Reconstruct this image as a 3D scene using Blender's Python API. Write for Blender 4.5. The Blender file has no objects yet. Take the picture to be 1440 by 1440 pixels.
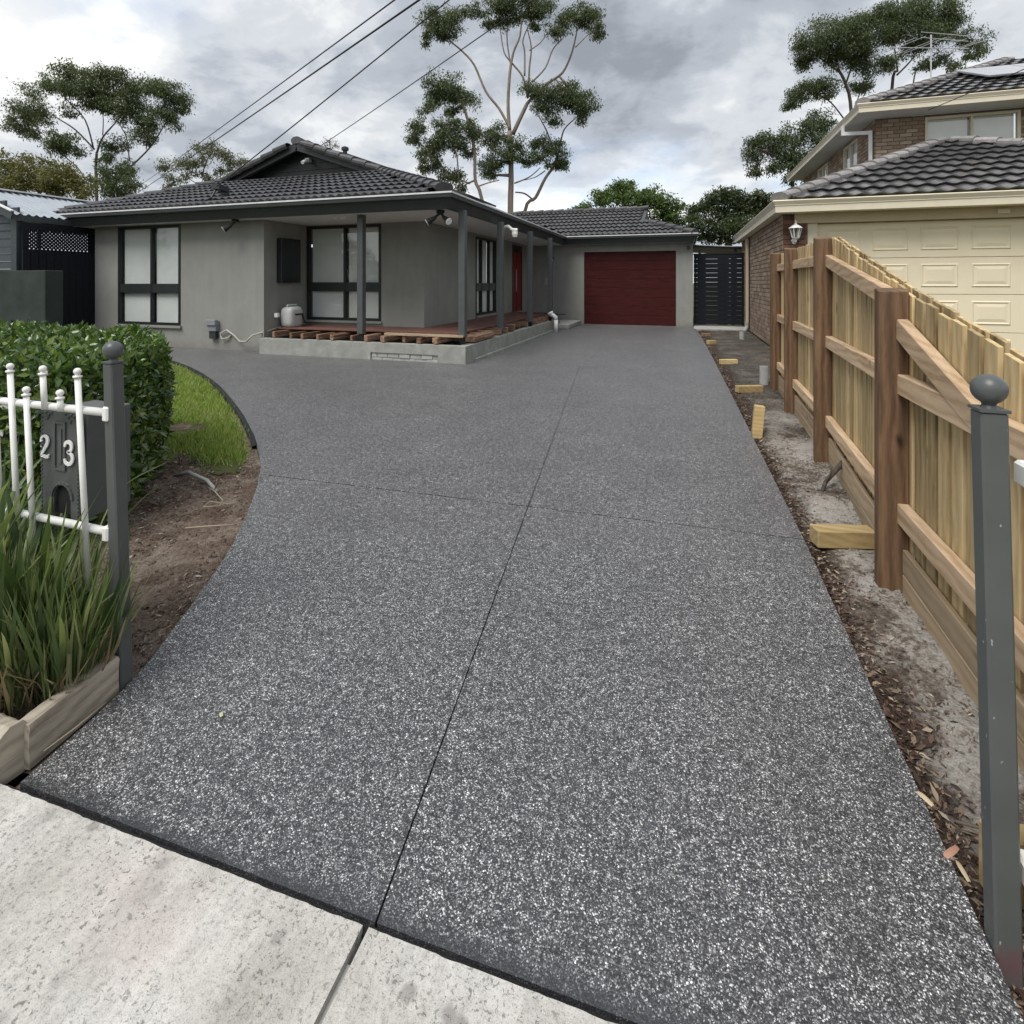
import bpy, bmesh, math, random
from mathutils import Vector, Matrix, noise

rnd = random.Random(11)
sc = bpy.context.scene
COL = sc.collection
V = Vector

# ------------------------------------------------------------------ camera
CAM_H, FOC, YAW = 1.35, 740.0, math.atan(240 / 740)
cam = bpy.data.objects.new('camera', bpy.data.cameras.new('camera'))
COL.objects.link(cam)
cam.location = (0, 0, CAM_H)
cam.rotation_euler = (math.pi / 2, 0, YAW)
cam.data.sensor_width = 36
cam.data.lens = 36 * FOC / 1440
cam.data.shift_y = -(720 - 397) / 1440
cam.data.clip_start = 0.05
cam.data.clip_end = 2000
sc.camera = cam

# ------------------------------------------------------------------ sky
world = bpy.data.worlds.new('World'); sc.world = world
world.use_nodes = True
wt = world.node_tree; wt.nodes.clear()
def wn(t, **k):
    n = wt.nodes.new(t)
    for a, b in k.items(): setattr(n, a, b)
    return n
SUN_EL, SUN_ROT = math.radians(58), math.radians(200)
sky = wn('ShaderNodeTexSky', sky_type='NISHITA', sun_disc=False, sun_elevation=SUN_EL, sun_rotation=SUN_ROT)
skm = wn('ShaderNodeMixRGB', blend_type='MULTIPLY'); skm.inputs[0].default_value = 1
skm.inputs[2].default_value = (.085, .085, .085, 1)
wt.links.new(sky.outputs[0], skm.inputs[1])
tc = wn('ShaderNodeTexCoord'); sep = wn('ShaderNodeSeparateXYZ')
wt.links.new(tc.outputs['Generated'], sep.inputs[0])
def wm(op, a, b=None):
    n = wn('ShaderNodeMath', operation=op)
    for i, x in enumerate((a, b)):
        if x is None: continue
        if isinstance(x, (int, float)): n.inputs[i].default_value = x
        else: wt.links.new(x, n.inputs[i])
    return n.outputs[0]
zz = wm('ADD', wm('MAXIMUM', sep.outputs[2], 0.0), 0.32)
px_, py_ = wm('DIVIDE', sep.outputs[0], zz), wm('DIVIDE', sep.outputs[1], zz)
cmb = wn('ShaderNodeCombineXYZ'); wt.links.new(px_, cmb.inputs[0]); wt.links.new(py_, cmb.inputs[1])
cmb.inputs[2].default_value = 3.7
def wnoise(scale, detail, rough, dist=0.0, off=0.0):
    mp = wn('ShaderNodeMapping'); mp.inputs['Location'].default_value = (off, off * .7, 0)
    wt.links.new(cmb.outputs[0], mp.inputs[0])
    n = wn('ShaderNodeTexNoise'); n.inputs['Scale'].default_value = scale; n.inputs['Detail'].default_value = detail
    n.inputs['Roughness'].default_value = rough; n.inputs['Distortion'].default_value = dist
    wt.links.new(mp.outputs[0], n.inputs['Vector']); return n.outputs[0]
def wramp(src, stops):
    r = wn('ShaderNodeValToRGB'); r.color_ramp.interpolation = 'EASE'
    e = r.color_ramp.elements
    while len(e) < len(stops): e.new(.5)
    for q, (p, c) in zip(e, stops): q.position = p; q.color = (*c, 1)
    wt.links.new(src, r.inputs[0]); return r.outputs[0]
cn = wm('ADD', wm('MULTIPLY', wnoise(1.25, 7, .52, .15, 4.4), .68), wm('MULTIPLY', wnoise(3.6, 8, .60, 0.25, 5.1), .32))
cloud = wramp(cn, [(.36, (.138, .151, .172)), (.43, (.21, .226, .252)), (.49, (.295, .31, .33)), (.545, (.385, .393, .398)), (.63, (.56, .553, .525))])
hole = wramp(wnoise(1.1, 3, .5, .2, 9.1), [(.50, (0, 0, 0)), (.72, (.55, .55, .55))])
mx = wn('ShaderNodeMixRGB'); wt.links.new(hole, mx.inputs[0]); wt.links.new(cloud, mx.inputs[1]); wt.links.new(skm.outputs[0], mx.inputs[2])
bg = wn('ShaderNodeBackground'); wt.links.new(mx.outputs[0], bg.inputs[0]); bg.inputs[1].default_value = 1.0
wo = wn('ShaderNodeOutputWorld'); wt.links.new(bg.outputs[0], wo.inputs[0])

# ------------------------------------------------------------------ sun behind cloud
sun = bpy.data.objects.new('sun', bpy.data.lights.new('sun', 'SUN')); COL.objects.link(sun)
sun.data.energy = 1.5; sun.data.angle = math.radians(35); sun.data.color = (1, .965, .92)
az = math.radians(200)
sd = V((math.sin(az) * math.cos(SUN_EL), math.cos(az) * math.cos(SUN_EL), math.sin(SUN_EL)))
sun.rotation_euler = sd.to_track_quat('Z', 'Y').to_euler(); sun.location = (0, -5, 30)

vs = sc.view_settings
sc.display_settings.display_device = 'sRGB'
vs.view_transform = 'Standard'; vs.look = 'None'; vs.gamma = 1; vs.use_curve_mapping = False; vs.exposure = 1.26
sc.render.engine = 'CYCLES'
sc.cycles.use_denoising = True; sc.cycles.denoiser = 'OPENIMAGEDENOISE'; sc.cycles.denoising_input_passes = 'RGB_ALBEDO_NORMAL'; sc.cycles.denoising_prefilter = 'ACCURATE'
sc.cycles.max_bounces = 6; sc.cycles.transparent_max_bounces = 12

# ------------------------------------------------------------------ helpers
CT, ST = math.cos(YAW), math.sin(YAW)
def project(p):
    xc = p[0] * CT + p[1] * ST; d = -p[0] * ST + p[1] * CT
    if d < .05: return None
    return 720 + FOC * xc / d, 397 + FOC * (CAM_H - p[2]) / d, d
def survey(u, v, d):
    "point at depth d seen at (u, v) of the 1440 photograph"
    x = (u - 720) * d / FOC
    return V((x * CT - d * ST, x * ST + d * CT, CAM_H - (v - 397) * d / FOC))

WP = {}
class MB:
    def __init__(s): s.v = []; s.f = []
    def add(s, vs, fs):
        b = len(s.v); s.v += [V(q) for q in vs]; s.f += [tuple(i + b for i in f) for f in fs]; return s
    def box(s, x0, x1, y0, y1, z0, z1):
        return s.add([(x0, y0, z0), (x1, y0, z0), (x1, y1, z0), (x0, y1, z0), (x0, y0, z1), (x1, y0, z1), (x1, y1, z1), (x0, y1, z1)],
                     [(3, 2, 1, 0), (4, 5, 6, 7), (0, 1, 5, 4), (1, 2, 6, 5), (2, 3, 7, 6), (3, 0, 4, 7)])
    def lbox(s, O, u, n, u0, u1, n0, n1, z0, z1):
        O = V(O); u = V(u); n = V(n); k = V((0, 0, 1))
        c = [O + u * a + n * b + k * z for z in (z0, z1) for a, b in ((u0, n0), (u1, n0), (u1, n1), (u0, n1))]
        fs = [(3, 2, 1, 0), (4, 5, 6, 7), (0, 1, 5, 4), (1, 2, 6, 5), (2, 3, 7, 6), (3, 0, 4, 7)]
        if u.cross(n).z < 0: fs = [f[::-1] for f in fs]
        return s.add(c, fs)
    def bar(s, a, b, w, h, up=(0, 0, 1)):
        "square bar from a to b; w sideways, h along up"
        a = V(a); b = V(b); t = (b - a).normalized(); sd_ = t.cross(V(up))
        if sd_.length < 1e-4: sd_ = t.cross(V((1, 0, 0)))
        sd_.normalize(); n = sd_.cross(t)
        c = [p + sd_ * i * w / 2 + n * j * h / 2 for p in (a, b) for i, j in ((-1, -1), (1, -1), (1, 1), (-1, 1))]
        return s.add(c, [(0, 1, 2, 3)[::-1], (4, 5, 6, 7)[::1], (0, 1, 5, 4), (1, 2, 6, 5), (2, 3, 7, 6), (3, 0, 4, 7)])
    def tube(s, pts, rad, n=8, cap=True):
        pts = [V(p) for p in pts]; rs = rad if isinstance(rad, (list, tuple)) else [rad] * len(pts)
        b = len(s.v); prev = None
        for i, p in enumerate(pts):
            t = (pts[min(i + 1, len(pts) - 1)] - pts[max(i - 1, 0)]).normalized()
            if prev is None:
                a = t.orthogonal().normalized()
            else:
                a = (prev - t * prev.dot(t)).normalized()
            prev = a; c = t.cross(a)
            for k in range(n):
                an = 2 * math.pi * k / n
                s.v.append(p + (a * math.cos(an) + c * math.sin(an)) * rs[i])
        for i in range(len(pts) - 1):
            for k in range(n):
                k2 = (k + 1) % n
                s.f.append((b + i * n + k, b + i * n + k2, b + (i + 1) * n + k2, b + (i + 1) * n + k))
        if cap:
            s.f.append(tuple(b + k for k in range(n))[::-1]); e = b + (len(pts) - 1) * n
            s.f.append(tuple(e + k for k in range(n)))
        return s
    def lathe(s, O, prof, n=16, sq=1.0):
        "prof: (radius, z) from bottom to top"
        O = V(O); b = len(s.v)
        for r, z in prof:
            for k in range(n):
                a = 2 * math.pi * k / n
                s.v.append(O + V((r * math.cos(a), r * math.sin(a) * sq, z)))
        for i in range(len(prof) - 1):
            for k in range(n):
                k2 = (k + 1) % n
                s.f.append((b + i * n + k, b + i * n + k2, b + (i + 1) * n + k2, b + (i + 1) * n + k))
        s.f.append(tuple(b + k for k in range(n))[::-1]); e = b + (len(prof) - 1) * n
        s.f.append(tuple(e + k for k in range(n)))
        return s
    def ball(s, c, r, n=16, m=10):
        pr = [(r * math.sin(math.pi * i / m), -r * math.cos(math.pi * i / m)) for i in range(m + 1)]
        pr[0] = (r * .02, -r); pr[-1] = (r * .02, r)
        return s.lathe(c, pr, n)
    def prism(s, poly, z0, z1):
        "poly: 2-D outline, counter-clockwise"
        n = len(poly); b = len(s.v)
        s.v += [V((x, y, z0)) for x, y in poly] + [V((x, y, z1)) for x, y in poly]
        s.f.append(tuple(b + i for i in range(n))[::-1]); s.f.append(tuple(b + n + i for i in range(n)))
        for i in range(n):
            j = (i + 1) % n; s.f.append((b + i, b + j, b + n + j, b + n + i))
        return s
    def extrude(s, poly3, vec):
        "closed planar outline in 3-D pushed along vec"
        n = len(poly3); b = len(s.v); vec = V(vec)
        s.v += [V(p) for p in poly3] + [V(p) + vec for p in poly3]
        s.f.append(tuple(b + i for i in range(n))); s.f.append(tuple(b + n + i for i in range(n))[::-1])
        for i in range(n):
            j = (i + 1) % n; s.f.append((b + j, b + i, b + n + i, b + n + j))
        return s
    def quad(s, *p): return s.add(p, [tuple(range(len(p)))])
    def eave(s, path, prof, z=0.0, caps=True):
        "profile (outward offset, height) swept with mitres along a level 2-D path; outward = right of travel"
        P = [V((x, y)) for x, y in path]; n = len(P); m = len(prof); b = len(s.v)
        for i in range(n):
            d0 = (P[i] - P[i - 1]).normalized() if i else None
            d1 = (P[i + 1] - P[i]).normalized() if i < n - 1 else None
            n0 = V((d0.y, -d0.x)) if d0 else V((d1.y, -d1.x)); n1 = V((d1.y, -d1.x)) if d1 else n0
            mt = (n0 + n1); mt = mt / max(.2, (1 + n0.dot(n1)))
            for o, h in prof: q = P[i] + mt * o; s.v.append(V((q.x, q.y, z + h)))
        for i in range(n - 1):
            for k in range(m):
                k2 = (k + 1) % m; s.f.append((b + i * m + k, b + i * m + k2, b + (i + 1) * m + k2, b + (i + 1) * m + k))
        if caps:
            s.f.append(tuple(b + k for k in range(m))[::-1]); s.f.append(tuple(b + (n - 1) * m + k for k in range(m)))
        return s
    def wall(s, O, u, n, L, z0, z1, holes=(), t=.12):
        "wall face at O along u, outward n, with openings (u0,u1,z0,z1), reveals and a back face"
        us = sorted({0, L, *[h[0] for h in holes], *[h[1] for h in holes]}); zs = sorted({z0, z1, *[h[2] for h in holes], *[h[3] for h in holes]})
        O = V(O); u = V(u); n = V(n)
        pt = lambda a, z, d: O + u * a + V((0, 0, z)) - n * d
        for a0, a1 in zip(us, us[1:]):
            for c0, c1 in zip(zs, zs[1:]):
                am, cm = (a0 + a1) / 2, (c0 + c1) / 2
                if any(h[0] < am < h[1] and h[2] < cm < h[3] for h in holes): continue
                s.quad(pt(a0, c0, 0), pt(a1, c0, 0), pt(a1, c1, 0), pt(a0, c1, 0))
                s.quad(pt(a0, c1, t), pt(a1, c1, t), pt(a1, c0, t), pt(a0, c0, t))
        for h0, h1, c0, c1 in holes:
            r = [(h0, c0), (h1, c0), (h1, c1), (h0, c1)]
            for (a, c), (a2, c2) in zip(r, r[1:] + r[:1]):
                s.quad(pt(a, c, 0), pt(a, c, t), pt(a2, c2, t), pt(a2, c2, 0))
        return s
    def mesh(s, name, origin=(0, 0, 0), bevel=0, smooth=False, seg=1):
        o = V(origin); me = bpy.data.meshes.new(name)
        me.from_pydata([tuple(p - o) for p in s.v], [], s.f); me.validate()
        if bevel:
            bm = bmesh.new(); bm.from_mesh(me)
            bmesh.ops.recalc_face_normals(bm, faces=bm.faces)
            bmesh.ops.bevel(bm, geom=[e for e in bm.edges if len(e.link_faces) == 2 and e.calc_face_angle(0) > .5], offset=bevel, segments=seg, affect='EDGES', clamp_overlap=True)
            bm.to_mesh(me); bm.free()
        if smooth: me.polygons.foreach_set('use_smooth', [True] * len(me.polygons))
        me.update(); return me
    def build(s, name, mat, parent=None, origin=None, bevel=0, smooth=False, kind=None, label=None, seg=1):
        if origin is None:
            lo = [min(p[i] for p in s.v) for i in range(3)]; hi = [max(p[i] for p in s.v) for i in range(3)]
            origin = V(((lo[0] + hi[0]) / 2, (lo[1] + hi[1]) / 2, lo[2]))
        me = s.mesh(name, origin, bevel, smooth, seg)
        for m in (mat if isinstance(mat, (list, tuple)) else [mat]): me.materials.append(m)
        return put(name, me, parent, origin, kind=kind, label=label)

def put(name, me, parent, pos, rot=None, kind=None, label=None, scale=None):
    o = bpy.data.objects.new(name, me); COL.objects.link(o)
    pos = V(pos); WP[o.name] = pos
    loc = pos - (WP[parent.name] if parent else V((0, 0, 0)))
    m = rot.to_4x4() if rot is not None else Matrix.Identity(4)
    if scale is not None: m = m @ Matrix.Diagonal((*scale, 1)) if not isinstance(scale, (int, float)) else m @ Matrix.Scale(scale, 4)
    o.matrix_basis = Matrix.Translation(loc) @ m
    if parent: o.parent = parent
    if kind: o['kind'] = kind
    if label: o['label'] = label
    return o
def thing(name, label, cat, loc, group=None):
    o = bpy.data.objects.new(name, None); COL.objects.link(o); o.location = loc; WP[o.name] = V(loc)
    o.empty_display_size = .2
    return tag(o, label, cat, group)
def tag(o, label, cat, group=None):
    o['label'] = label; o['category'] = cat
    if group: o['group'] = group
    return o

# ------------------------------------------------------------------ materials
class NT:
    def __init__(s, name):
        s.m = bpy.data.materials.new(name); s.m.use_nodes = True; s.t = s.m.node_tree
        s.b = s.t.nodes['Principled BSDF']; s.out = s.t.nodes['Material Output']
    def n(s, typ, **k):
        q = s.t.nodes.new(typ)
        for a, b in k.items(): setattr(q, a, b)
        return q
    def put(s, sock, val):
        if val is None: return
        if isinstance(val, bpy.types.NodeSocket): s.t.links.new(val, sock)
        elif isinstance(val, tuple) and len(val) == 3 and sock.type == 'RGBA': sock.default_value = (*val, 1)
        else: sock.default_value = val
    def coord(s, kind='Object', scale=(1, 1, 1), rand=False):
        if kind == 'World': c = s.n('ShaderNodeNewGeometry').outputs['Position']
        else: c = s.n('ShaderNodeTexCoord').outputs[kind]
        if rand:
            oi = s.n('ShaderNodeObjectInfo'); a = s.n('ShaderNodeVectorMath', operation='ADD')
            mu = s.n('ShaderNodeVectorMath', operation='SCALE'); cb = s.n('ShaderNodeCombineXYZ')
            for i in range(3): s.t.links.new(oi.outputs['Random'], cb.inputs[i])
            s.t.links.new(cb.outputs[0], mu.inputs[0]); mu.inputs['Scale'].default_value = 37.0
            s.t.links.new(c, a.inputs[0]); s.t.links.new(mu.outputs[0], a.inputs[1]); c = a.outputs[0]
        mp = s.n('ShaderNodeMapping'); mp.inputs['Scale'].default_value = scale
        s.t.links.new(c, mp.inputs[0]); return mp.outputs[0]
    def noise(s, vec, scale, detail=4, rough=.55, dist=0):
        q = s.n('ShaderNodeTexNoise'); s.put(q.inputs['Vector'], vec); q.inputs['Scale'].default_value = scale
        q.inputs['Detail'].default_value = detail; q.inputs['Roughness'].default_value = rough; q.inputs['Distortion'].default_value = dist
        return q.outputs[0]
    def vor(s, vec, scale, feature='F1', rnd_=1.0):
        q = s.n('ShaderNodeTexVoronoi', feature=feature); s.put(q.inputs['Vector'], vec); q.inputs['Scale'].default_value = scale
        q.inputs['Randomness'].default_value = rnd_; return q
    def ramp(s, src, stops, mode='LINEAR'):
        r = s.n('ShaderNodeValToRGB'); r.color_ramp.interpolation = mode; e = r.color_ramp.elements
        while len(e) < len(stops): e.new(.5)
        for q, (p, c) in zip(e, stops):
            q.position = p; q.color = (*(c if isinstance(c, tuple) else (c, c, c)), 1)
        s.put(r.inputs[0], src); return r.outputs[0]
    def mix(s, f, a, b, mode='MIX'):
        q = s.n('ShaderNodeMixRGB', blend_type=mode); s.put(q.inputs[0], f); s.put(q.inputs[1], a); s.put(q.inputs[2], b); return q.outputs[0]
    def math(s, op, a, b=None):
        q = s.n('ShaderNodeMath', operation=op); s.put(q.inputs[0], a); s.put(q.inputs[1], b); return q.outputs[0]
    def rand(s):
        "per-object plus per-island random"
        a = s.n('ShaderNodeObjectInfo').outputs['Random']; b = s.n('ShaderNodeNewGeometry').outputs['Random Per Island']
        return s.math('FRACT', s.math('ADD', a, b))
    def bump(s, h, strength=.3, dist=.01):
        q = s.n('ShaderNodeBump'); q.inputs['Strength'].default_value = strength; q.inputs['Distance'].default_value = dist
        s.put(q.inputs['Height'], h); s.put(s.b.inputs['Normal'], q.outputs[0])
    def done(s, col=None, rough=.7, spec=.4, metal=0):
        s.put(s.b.inputs['Base Color'], col); s.put(s.b.inputs['Roughness'], rough)
        s.b.inputs['Specular IOR Level'].default_value = spec; s.b.inputs['Metallic'].default_value = metal
        return s.m

def paint(name, c, rough=.45, var=.12, scale=6, spec=.4, bump=.0, metal=0, fine=60):
    k = NT(name); v = k.coord('Object', rand=True)
    n = k.noise(v, scale, 5); c2 = tuple(x * (1 - var) for x in c); c1 = tuple(min(1, x * (1 + var)) for x in c)
    col = k.mix(k.ramp(n, [(.3, 0.0), (.7, 1.0)]), c2, c1)
    if bump: k.bump(k.noise(v, fine, 4), bump, .004)
    r = k.ramp(k.noise(v, scale * 3, 3), [(.2, max(.05, rough - .1)), (.8, min(1, rough + .12))])
    return k.done(col, r, spec, metal)
def timber(name, dark, mid, light, axis='Z', rough=.75, grain=16, tint=.18, knots=True):
    k = NT(name); st = {'X': (.07, 1, 1), 'Y': (1, .07, 1), 'Z': (1, 1, .07)}[axis]
    v = k.coord('Object', st, rand=True); v2 = k.coord('Object', {'X': (.5, 1, 1), 'Y': (1, .5, 1), 'Z': (1, 1, .5)}[axis], rand=True)
    g = k.noise(v, grain, 6, .62, .6); f = k.noise(v, grain * 9, 3, .6)
    wv = k.n('ShaderNodeTexWave', wave_type='RINGS', rings_direction=axis); k.put(wv.inputs['Vector'], k.coord('Object', {'X': (.35, 1, 1), 'Y': (1, .35, 1), 'Z': (1, 1, .35)}[axis], rand=True))
    wv.inputs['Scale'].default_value = 9.0; wv.inputs['Distortion'].default_value = 5.0; wv.inputs['Detail'].default_value = 3.0; wv.inputs['Detail Scale'].default_value = 1.4
    col = k.ramp(k.mix(.15, k.mix(.3, g, f), wv.outputs[0]), [(.28, dark), (.5, mid), (.74, light)])
    if knots:
        kn = k.ramp(k.vor(v2, 5.5).outputs['Distance'], [(.05, 1.0), (.14, 0.0)])
        kn = k.mix(1.0, kn, k.ramp(k.noise(v2, 3.1, 1), [(.56, 0.0), (.6, 1.0)]), 'MULTIPLY')
        col = k.mix(kn, col, tuple(x * .38 for x in dark))
    rr = k.rand(); col = k.mix(1.0, col, k.ramp(rr, [(0, 1 - tint), (1, 1 + tint * .6)]), 'MULTIPLY')
    blot = k.noise(v2, 2.2, 3); col = k.mix(1.0, col, k.ramp(blot, [(.3, .82), (.7, 1.12)]), 'MULTIPLY')
    k.bump(k.mix(.5, g, f), .35, .003); return k.done(col, rough, .3)
def leafmat(name, cols, rough=.45, trans=.25, spec=.4):
    k = NT(name); col = k.ramp(k.rand(), [(i / (len(cols) - 1), c) for i, c in enumerate(cols)])
    k.done(col, rough, spec)
    if trans:
        tr = k.n('ShaderNodeBsdfTranslucent'); k.put(tr.inputs[0], k.mix(1.0, col, (1.3, 1.35, .7), 'MULTIPLY'))
        ms = k.n('ShaderNodeMixShader'); ms.inputs[0].default_value = trans
        k.t.links.new(k.b.outputs[0], ms.inputs[1]); k.t.links.new(tr.outputs[0], ms.inputs[2]); k.t.links.new(ms.outputs[0], k.out.inputs[0])
    return k.m

M = {}
def make_materials():
    # exposed aggregate
    k = NT('exposed_aggregate'); w = k.coord('World')
    dn = k.n('ShaderNodeTexNoise'); k.put(dn.inputs['Vector'], w); dn.inputs['Scale'].default_value = 90
    off = k.n('ShaderNodeVectorMath', operation='SCALE'); k.put(off.inputs[0], dn.outputs['Color']); off.inputs['Scale'].default_value = .005
    ad = k.n('ShaderNodeVectorMath', operation='ADD'); k.put(ad.inputs[0], w); k.put(ad.inputs[1], off.outputs[0])
    a = k.vor(ad.outputs[0], 275); b = k.vor(ad.outputs[0], 470)
    bw = lambda q: k.n('ShaderNodeSeparateColor') 
    sa = bw(a); k.put(sa.inputs[0], a.outputs['Color']); sb = bw(b); k.put(sb.inputs[0], b.outputs['Color'])
    ca = k.ramp(sa.outputs[0], [(0, (.020, .020, .021)), (.30, (.036, .036, .038)), (.50, (.07, .07, .072)), (.62, (.12, .116, .11)), (.71, (.19, .19, .19)), (.80, (.30, .30, .297)), (.89, (.47, .47, .46)), (.96, (.66, .655, .64))], 'CONSTANT')
    cb_ = k.ramp(sb.outputs[1], [(0, (.026, .027, .03)), (.6, (.06, .06, .065)), (.8, (.15, .15, .155)), (.93, (.5, .5, .49))], 'CONSTANT')
    stone = k.ramp(a.outputs['Distance'], [(.46, 0.0), (.62, 1.0)])
    den = k.ramp(k.mix(.5, k.noise(w, 2.2, 4, .6), k.noise(w, 16, 3, .6)), [(.38, .55), (.6, 1.0)]); sz_ = k.ramp(sb.outputs[2], [(0, 0.0), (.3, 1.0)])
    ca = k.mix(den, (.05, .05, .052), ca)
    col = k.mix(stone, ca, cb_)
    big = k.mix(.4, k.noise(w, .55, 4, .6), k.noise(w, 5, 4, .6)); col = k.mix(1.0, col, k.ramp(big, [(.3, .94), (.7, 1.26)]), 'MULTIPLY')
    for sc_, lo_, hi_ in ((95, .62, 1.42), (42, .66, 1.36), (20, .84, 1.16)):
        col = k.mix(1.0, col, k.ramp(k.noise(w, sc_, 2, .6), [(.34, lo_), (.66, hi_)]), 'MULTIPLY')
    sw = k.n('ShaderNodeSeparateXYZ'); k.put(sw.inputs[0], w); edge_ = k.math('ADD', k.math('SUBTRACT', sw.outputs[1], k.math('MULTIPLY', sw.outputs[0], .029)), k.math('MULTIPLY', k.noise(w, 14, 3), .05))
    col = k.mix(k.ramp(k.math('SUBTRACT', edge_, .5), [(.515, .88), (.560, 0.0)]), col, (.022, .023, .026))
    k.bump(k.math('MULTIPLY', a.outputs['Distance'], -1.0), .35, .004)
    M['drive'] = k.done(col, k.ramp(sa.outputs[2], [(0, .30), (1, .52)]), .75)
    # slab edge where the stone was not exposed
    M['joint'] = paint('dark_joint', (.012, .012, .013), .8)
    # footpath
    k = NT('old_concrete'); w = k.coord('World')
    col = k.ramp(k.noise(w, 2.6, 6, .62, .4), [(.28, (.34, .325, .285)), (.44, (.46, .445, .405)), (.58, (.53, .515, .48)), (.75, (.59, .575, .54))])
    sp = k.ramp(k.noise(w, 420, 2, .6), [(.3, .6), (.45, 1.0)])
    sp2 = k.ramp(k.mix(.5, k.noise(w, 210, 4, .75), k.noise(w, 60, 5, .7)), [(.35, .42), (.43, .85), (.52, 1.0), (.72, 1.14)])
    col = k.mix(.8, col, k.mix(1.0, col, sp, 'MULTIPLY')); col = k.mix(1.0, col, sp2, 'MULTIPLY')
    bl = k.ramp(k.vor(k.mix(.06, w, k.n('ShaderNodeTexNoise').outputs['Color']), 13).outputs['Distance'], [(.14, 1.0), (.24, 0.0)])
    bl = k.mix(1.0, bl, k.ramp(k.noise(w, 3.3, 2), [(.44, 0.0), (.54, .75)]), 'MULTIPLY')
    col = k.mix(bl, col, (.25, .235, .225))
    pk = k.ramp(k.noise(w, 2.1, 2), [(.58, 0.0), (.75, .4)]); col = k.mix(pk, col, (.50, .40, .38))
    pv = k.vor(w, 95); sp_ = k.n('ShaderNodeSeparateColor'); k.put(sp_.inputs[0], pv.outputs['Color'])
    pit = k.ramp(k.noise(w, 105, 3, .6, .5), [(.585, 0.0), (.64, .8)]); pit = k.mix(1.0, pit, k.ramp(k.noise(w, 7, 4, .6), [(.35, .15), (.6, 1.0)]), 'MULTIPLY'); col = k.mix(pit, col, (.15, .145, .135))
    str_ = k.noise(k.coord('World', (1, .22, 1)), 14, 5, .7); col = k.mix(1.0, col, k.ramp(str_, [(.3, .80), (.6, 1.05)]), 'MULTIPLY')
    k.bump(k.mix(.5, k.noise(w, 260, 5, .7), k.math('MULTIPLY', pit, -1.0)), .6, .005); M['path'] = k.done(col, .85, .2)
    # soils
    k = NT('sandy_soil'); w = k.coord('World')
    n1 = k.noise(w, 2.4, 8, .68, .4); n2 = k.noise(w, 38, 6, .72)
    col = k.ramp(k.mix(.35, n1, n2), [(.38, (.06, .047, .037)), (.45, (.15, .125, .10)), (.51, (.34, .315, .28)), (.66, (.47, .45, .415))])
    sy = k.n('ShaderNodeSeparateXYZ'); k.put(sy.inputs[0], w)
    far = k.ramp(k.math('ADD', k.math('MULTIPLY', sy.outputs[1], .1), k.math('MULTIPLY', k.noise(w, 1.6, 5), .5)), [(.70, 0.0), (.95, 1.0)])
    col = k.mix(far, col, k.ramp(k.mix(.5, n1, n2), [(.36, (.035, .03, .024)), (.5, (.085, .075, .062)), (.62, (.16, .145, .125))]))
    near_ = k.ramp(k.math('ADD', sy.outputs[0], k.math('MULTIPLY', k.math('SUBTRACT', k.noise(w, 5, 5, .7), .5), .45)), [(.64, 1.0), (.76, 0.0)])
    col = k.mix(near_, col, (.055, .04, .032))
    col = k.mix(1.0, col, k.ramp(k.noise(w, 140, 5, .75), [(.3, .55), (.6, 1.1)]), 'MULTIPLY')
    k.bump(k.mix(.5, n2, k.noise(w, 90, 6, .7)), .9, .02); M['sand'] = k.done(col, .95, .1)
    k = NT('brown_garden_soil'); w = k.coord('World')
    n1 = k.noise(w, 3.4, 7, .65, .4); n2 = k.noise(w, 45, 6, .72)
    col = k.ramp(k.mix(.4, n1, n2), [(.34, (.06, .042, .032)), (.45, (.14, .10, .078)), (.55, (.25, .20, .16)), (.70, (.38, .34, .295))])
    col = k.mix(1.0, col, k.ramp(k.noise(w, 130, 5, .75), [(.3, .5), (.6, 1.15)]), 'MULTIPLY')
    k.bump(k.mix(.5, n2, k.noise(w, 100, 5, .7)), 1.0, .03); M['soil'] = k.done(col, .95, .1)
    k = NT('turf_soil'); w = k.coord('World')
    col = k.ramp(k.noise(w, 1.3, 6, .6), [(.35, (.04, .05, .018)), (.55, (.07, .08, .03)), (.7, (.10, .085, .05))])
    M['turf'] = k.done(col, .95, .1)
    k = NT('open_ground'); w = k.coord('World')
    col = k.ramp(k.noise(w, .4, 6, .6), [(.35, (.07, .085, .03)), (.6, (.13, .11, .075))]); M['ground'] = k.done(col, .95, .1)
    # render on the house walls
    k = NT('grey_render'); w = k.coord('World')
    n1 = k.noise(w, 1.7, 6, .62, .5); n2 = k.noise(w, 160, 4, .6)
    col = k.ramp(n1, [(.3, (.232, .236, .215)), (.55, (.254, .256, .235)), (.75, (.28, .278, .254))])
    st = k.ramp(k.noise(k.coord('World', (2.2, 2.2, .35)), 3, 4), [(.35, .95), (.65, 1.03)]); col = k.mix(1.0, col, st, 'MULTIPLY')
    sz = k.n('ShaderNodeSeparateXYZ'); k.put(sz.inputs[0], w); spl = k.ramp(k.math('ADD', sz.outputs[2], k.math('MULTIPLY', k.noise(w, 9, 5, .7), .35)), [(.20, .45), (.36, 0.0)])
    col = k.mix(spl, col, (.16, .145, .12))
    k.bump(k.mix(.3, n2, k.noise(w, 14, 4)), .35, .006); M['render'] = k.done(col, .9, .15)
    k = NT('plinth_render'); w = k.coord('World')
    n1 = k.noise(w, 4.5, 6, .65, .5)
    col = k.ramp(n1, [(.3, (.22, .225, .205)), (.55, (.29, .295, .27)), (.75, (.37, .37, .34))])
    k.bump(k.noise(w, 60, 5), .4, .008); M['plinth'] = k.done(col, .92, .15)
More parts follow.
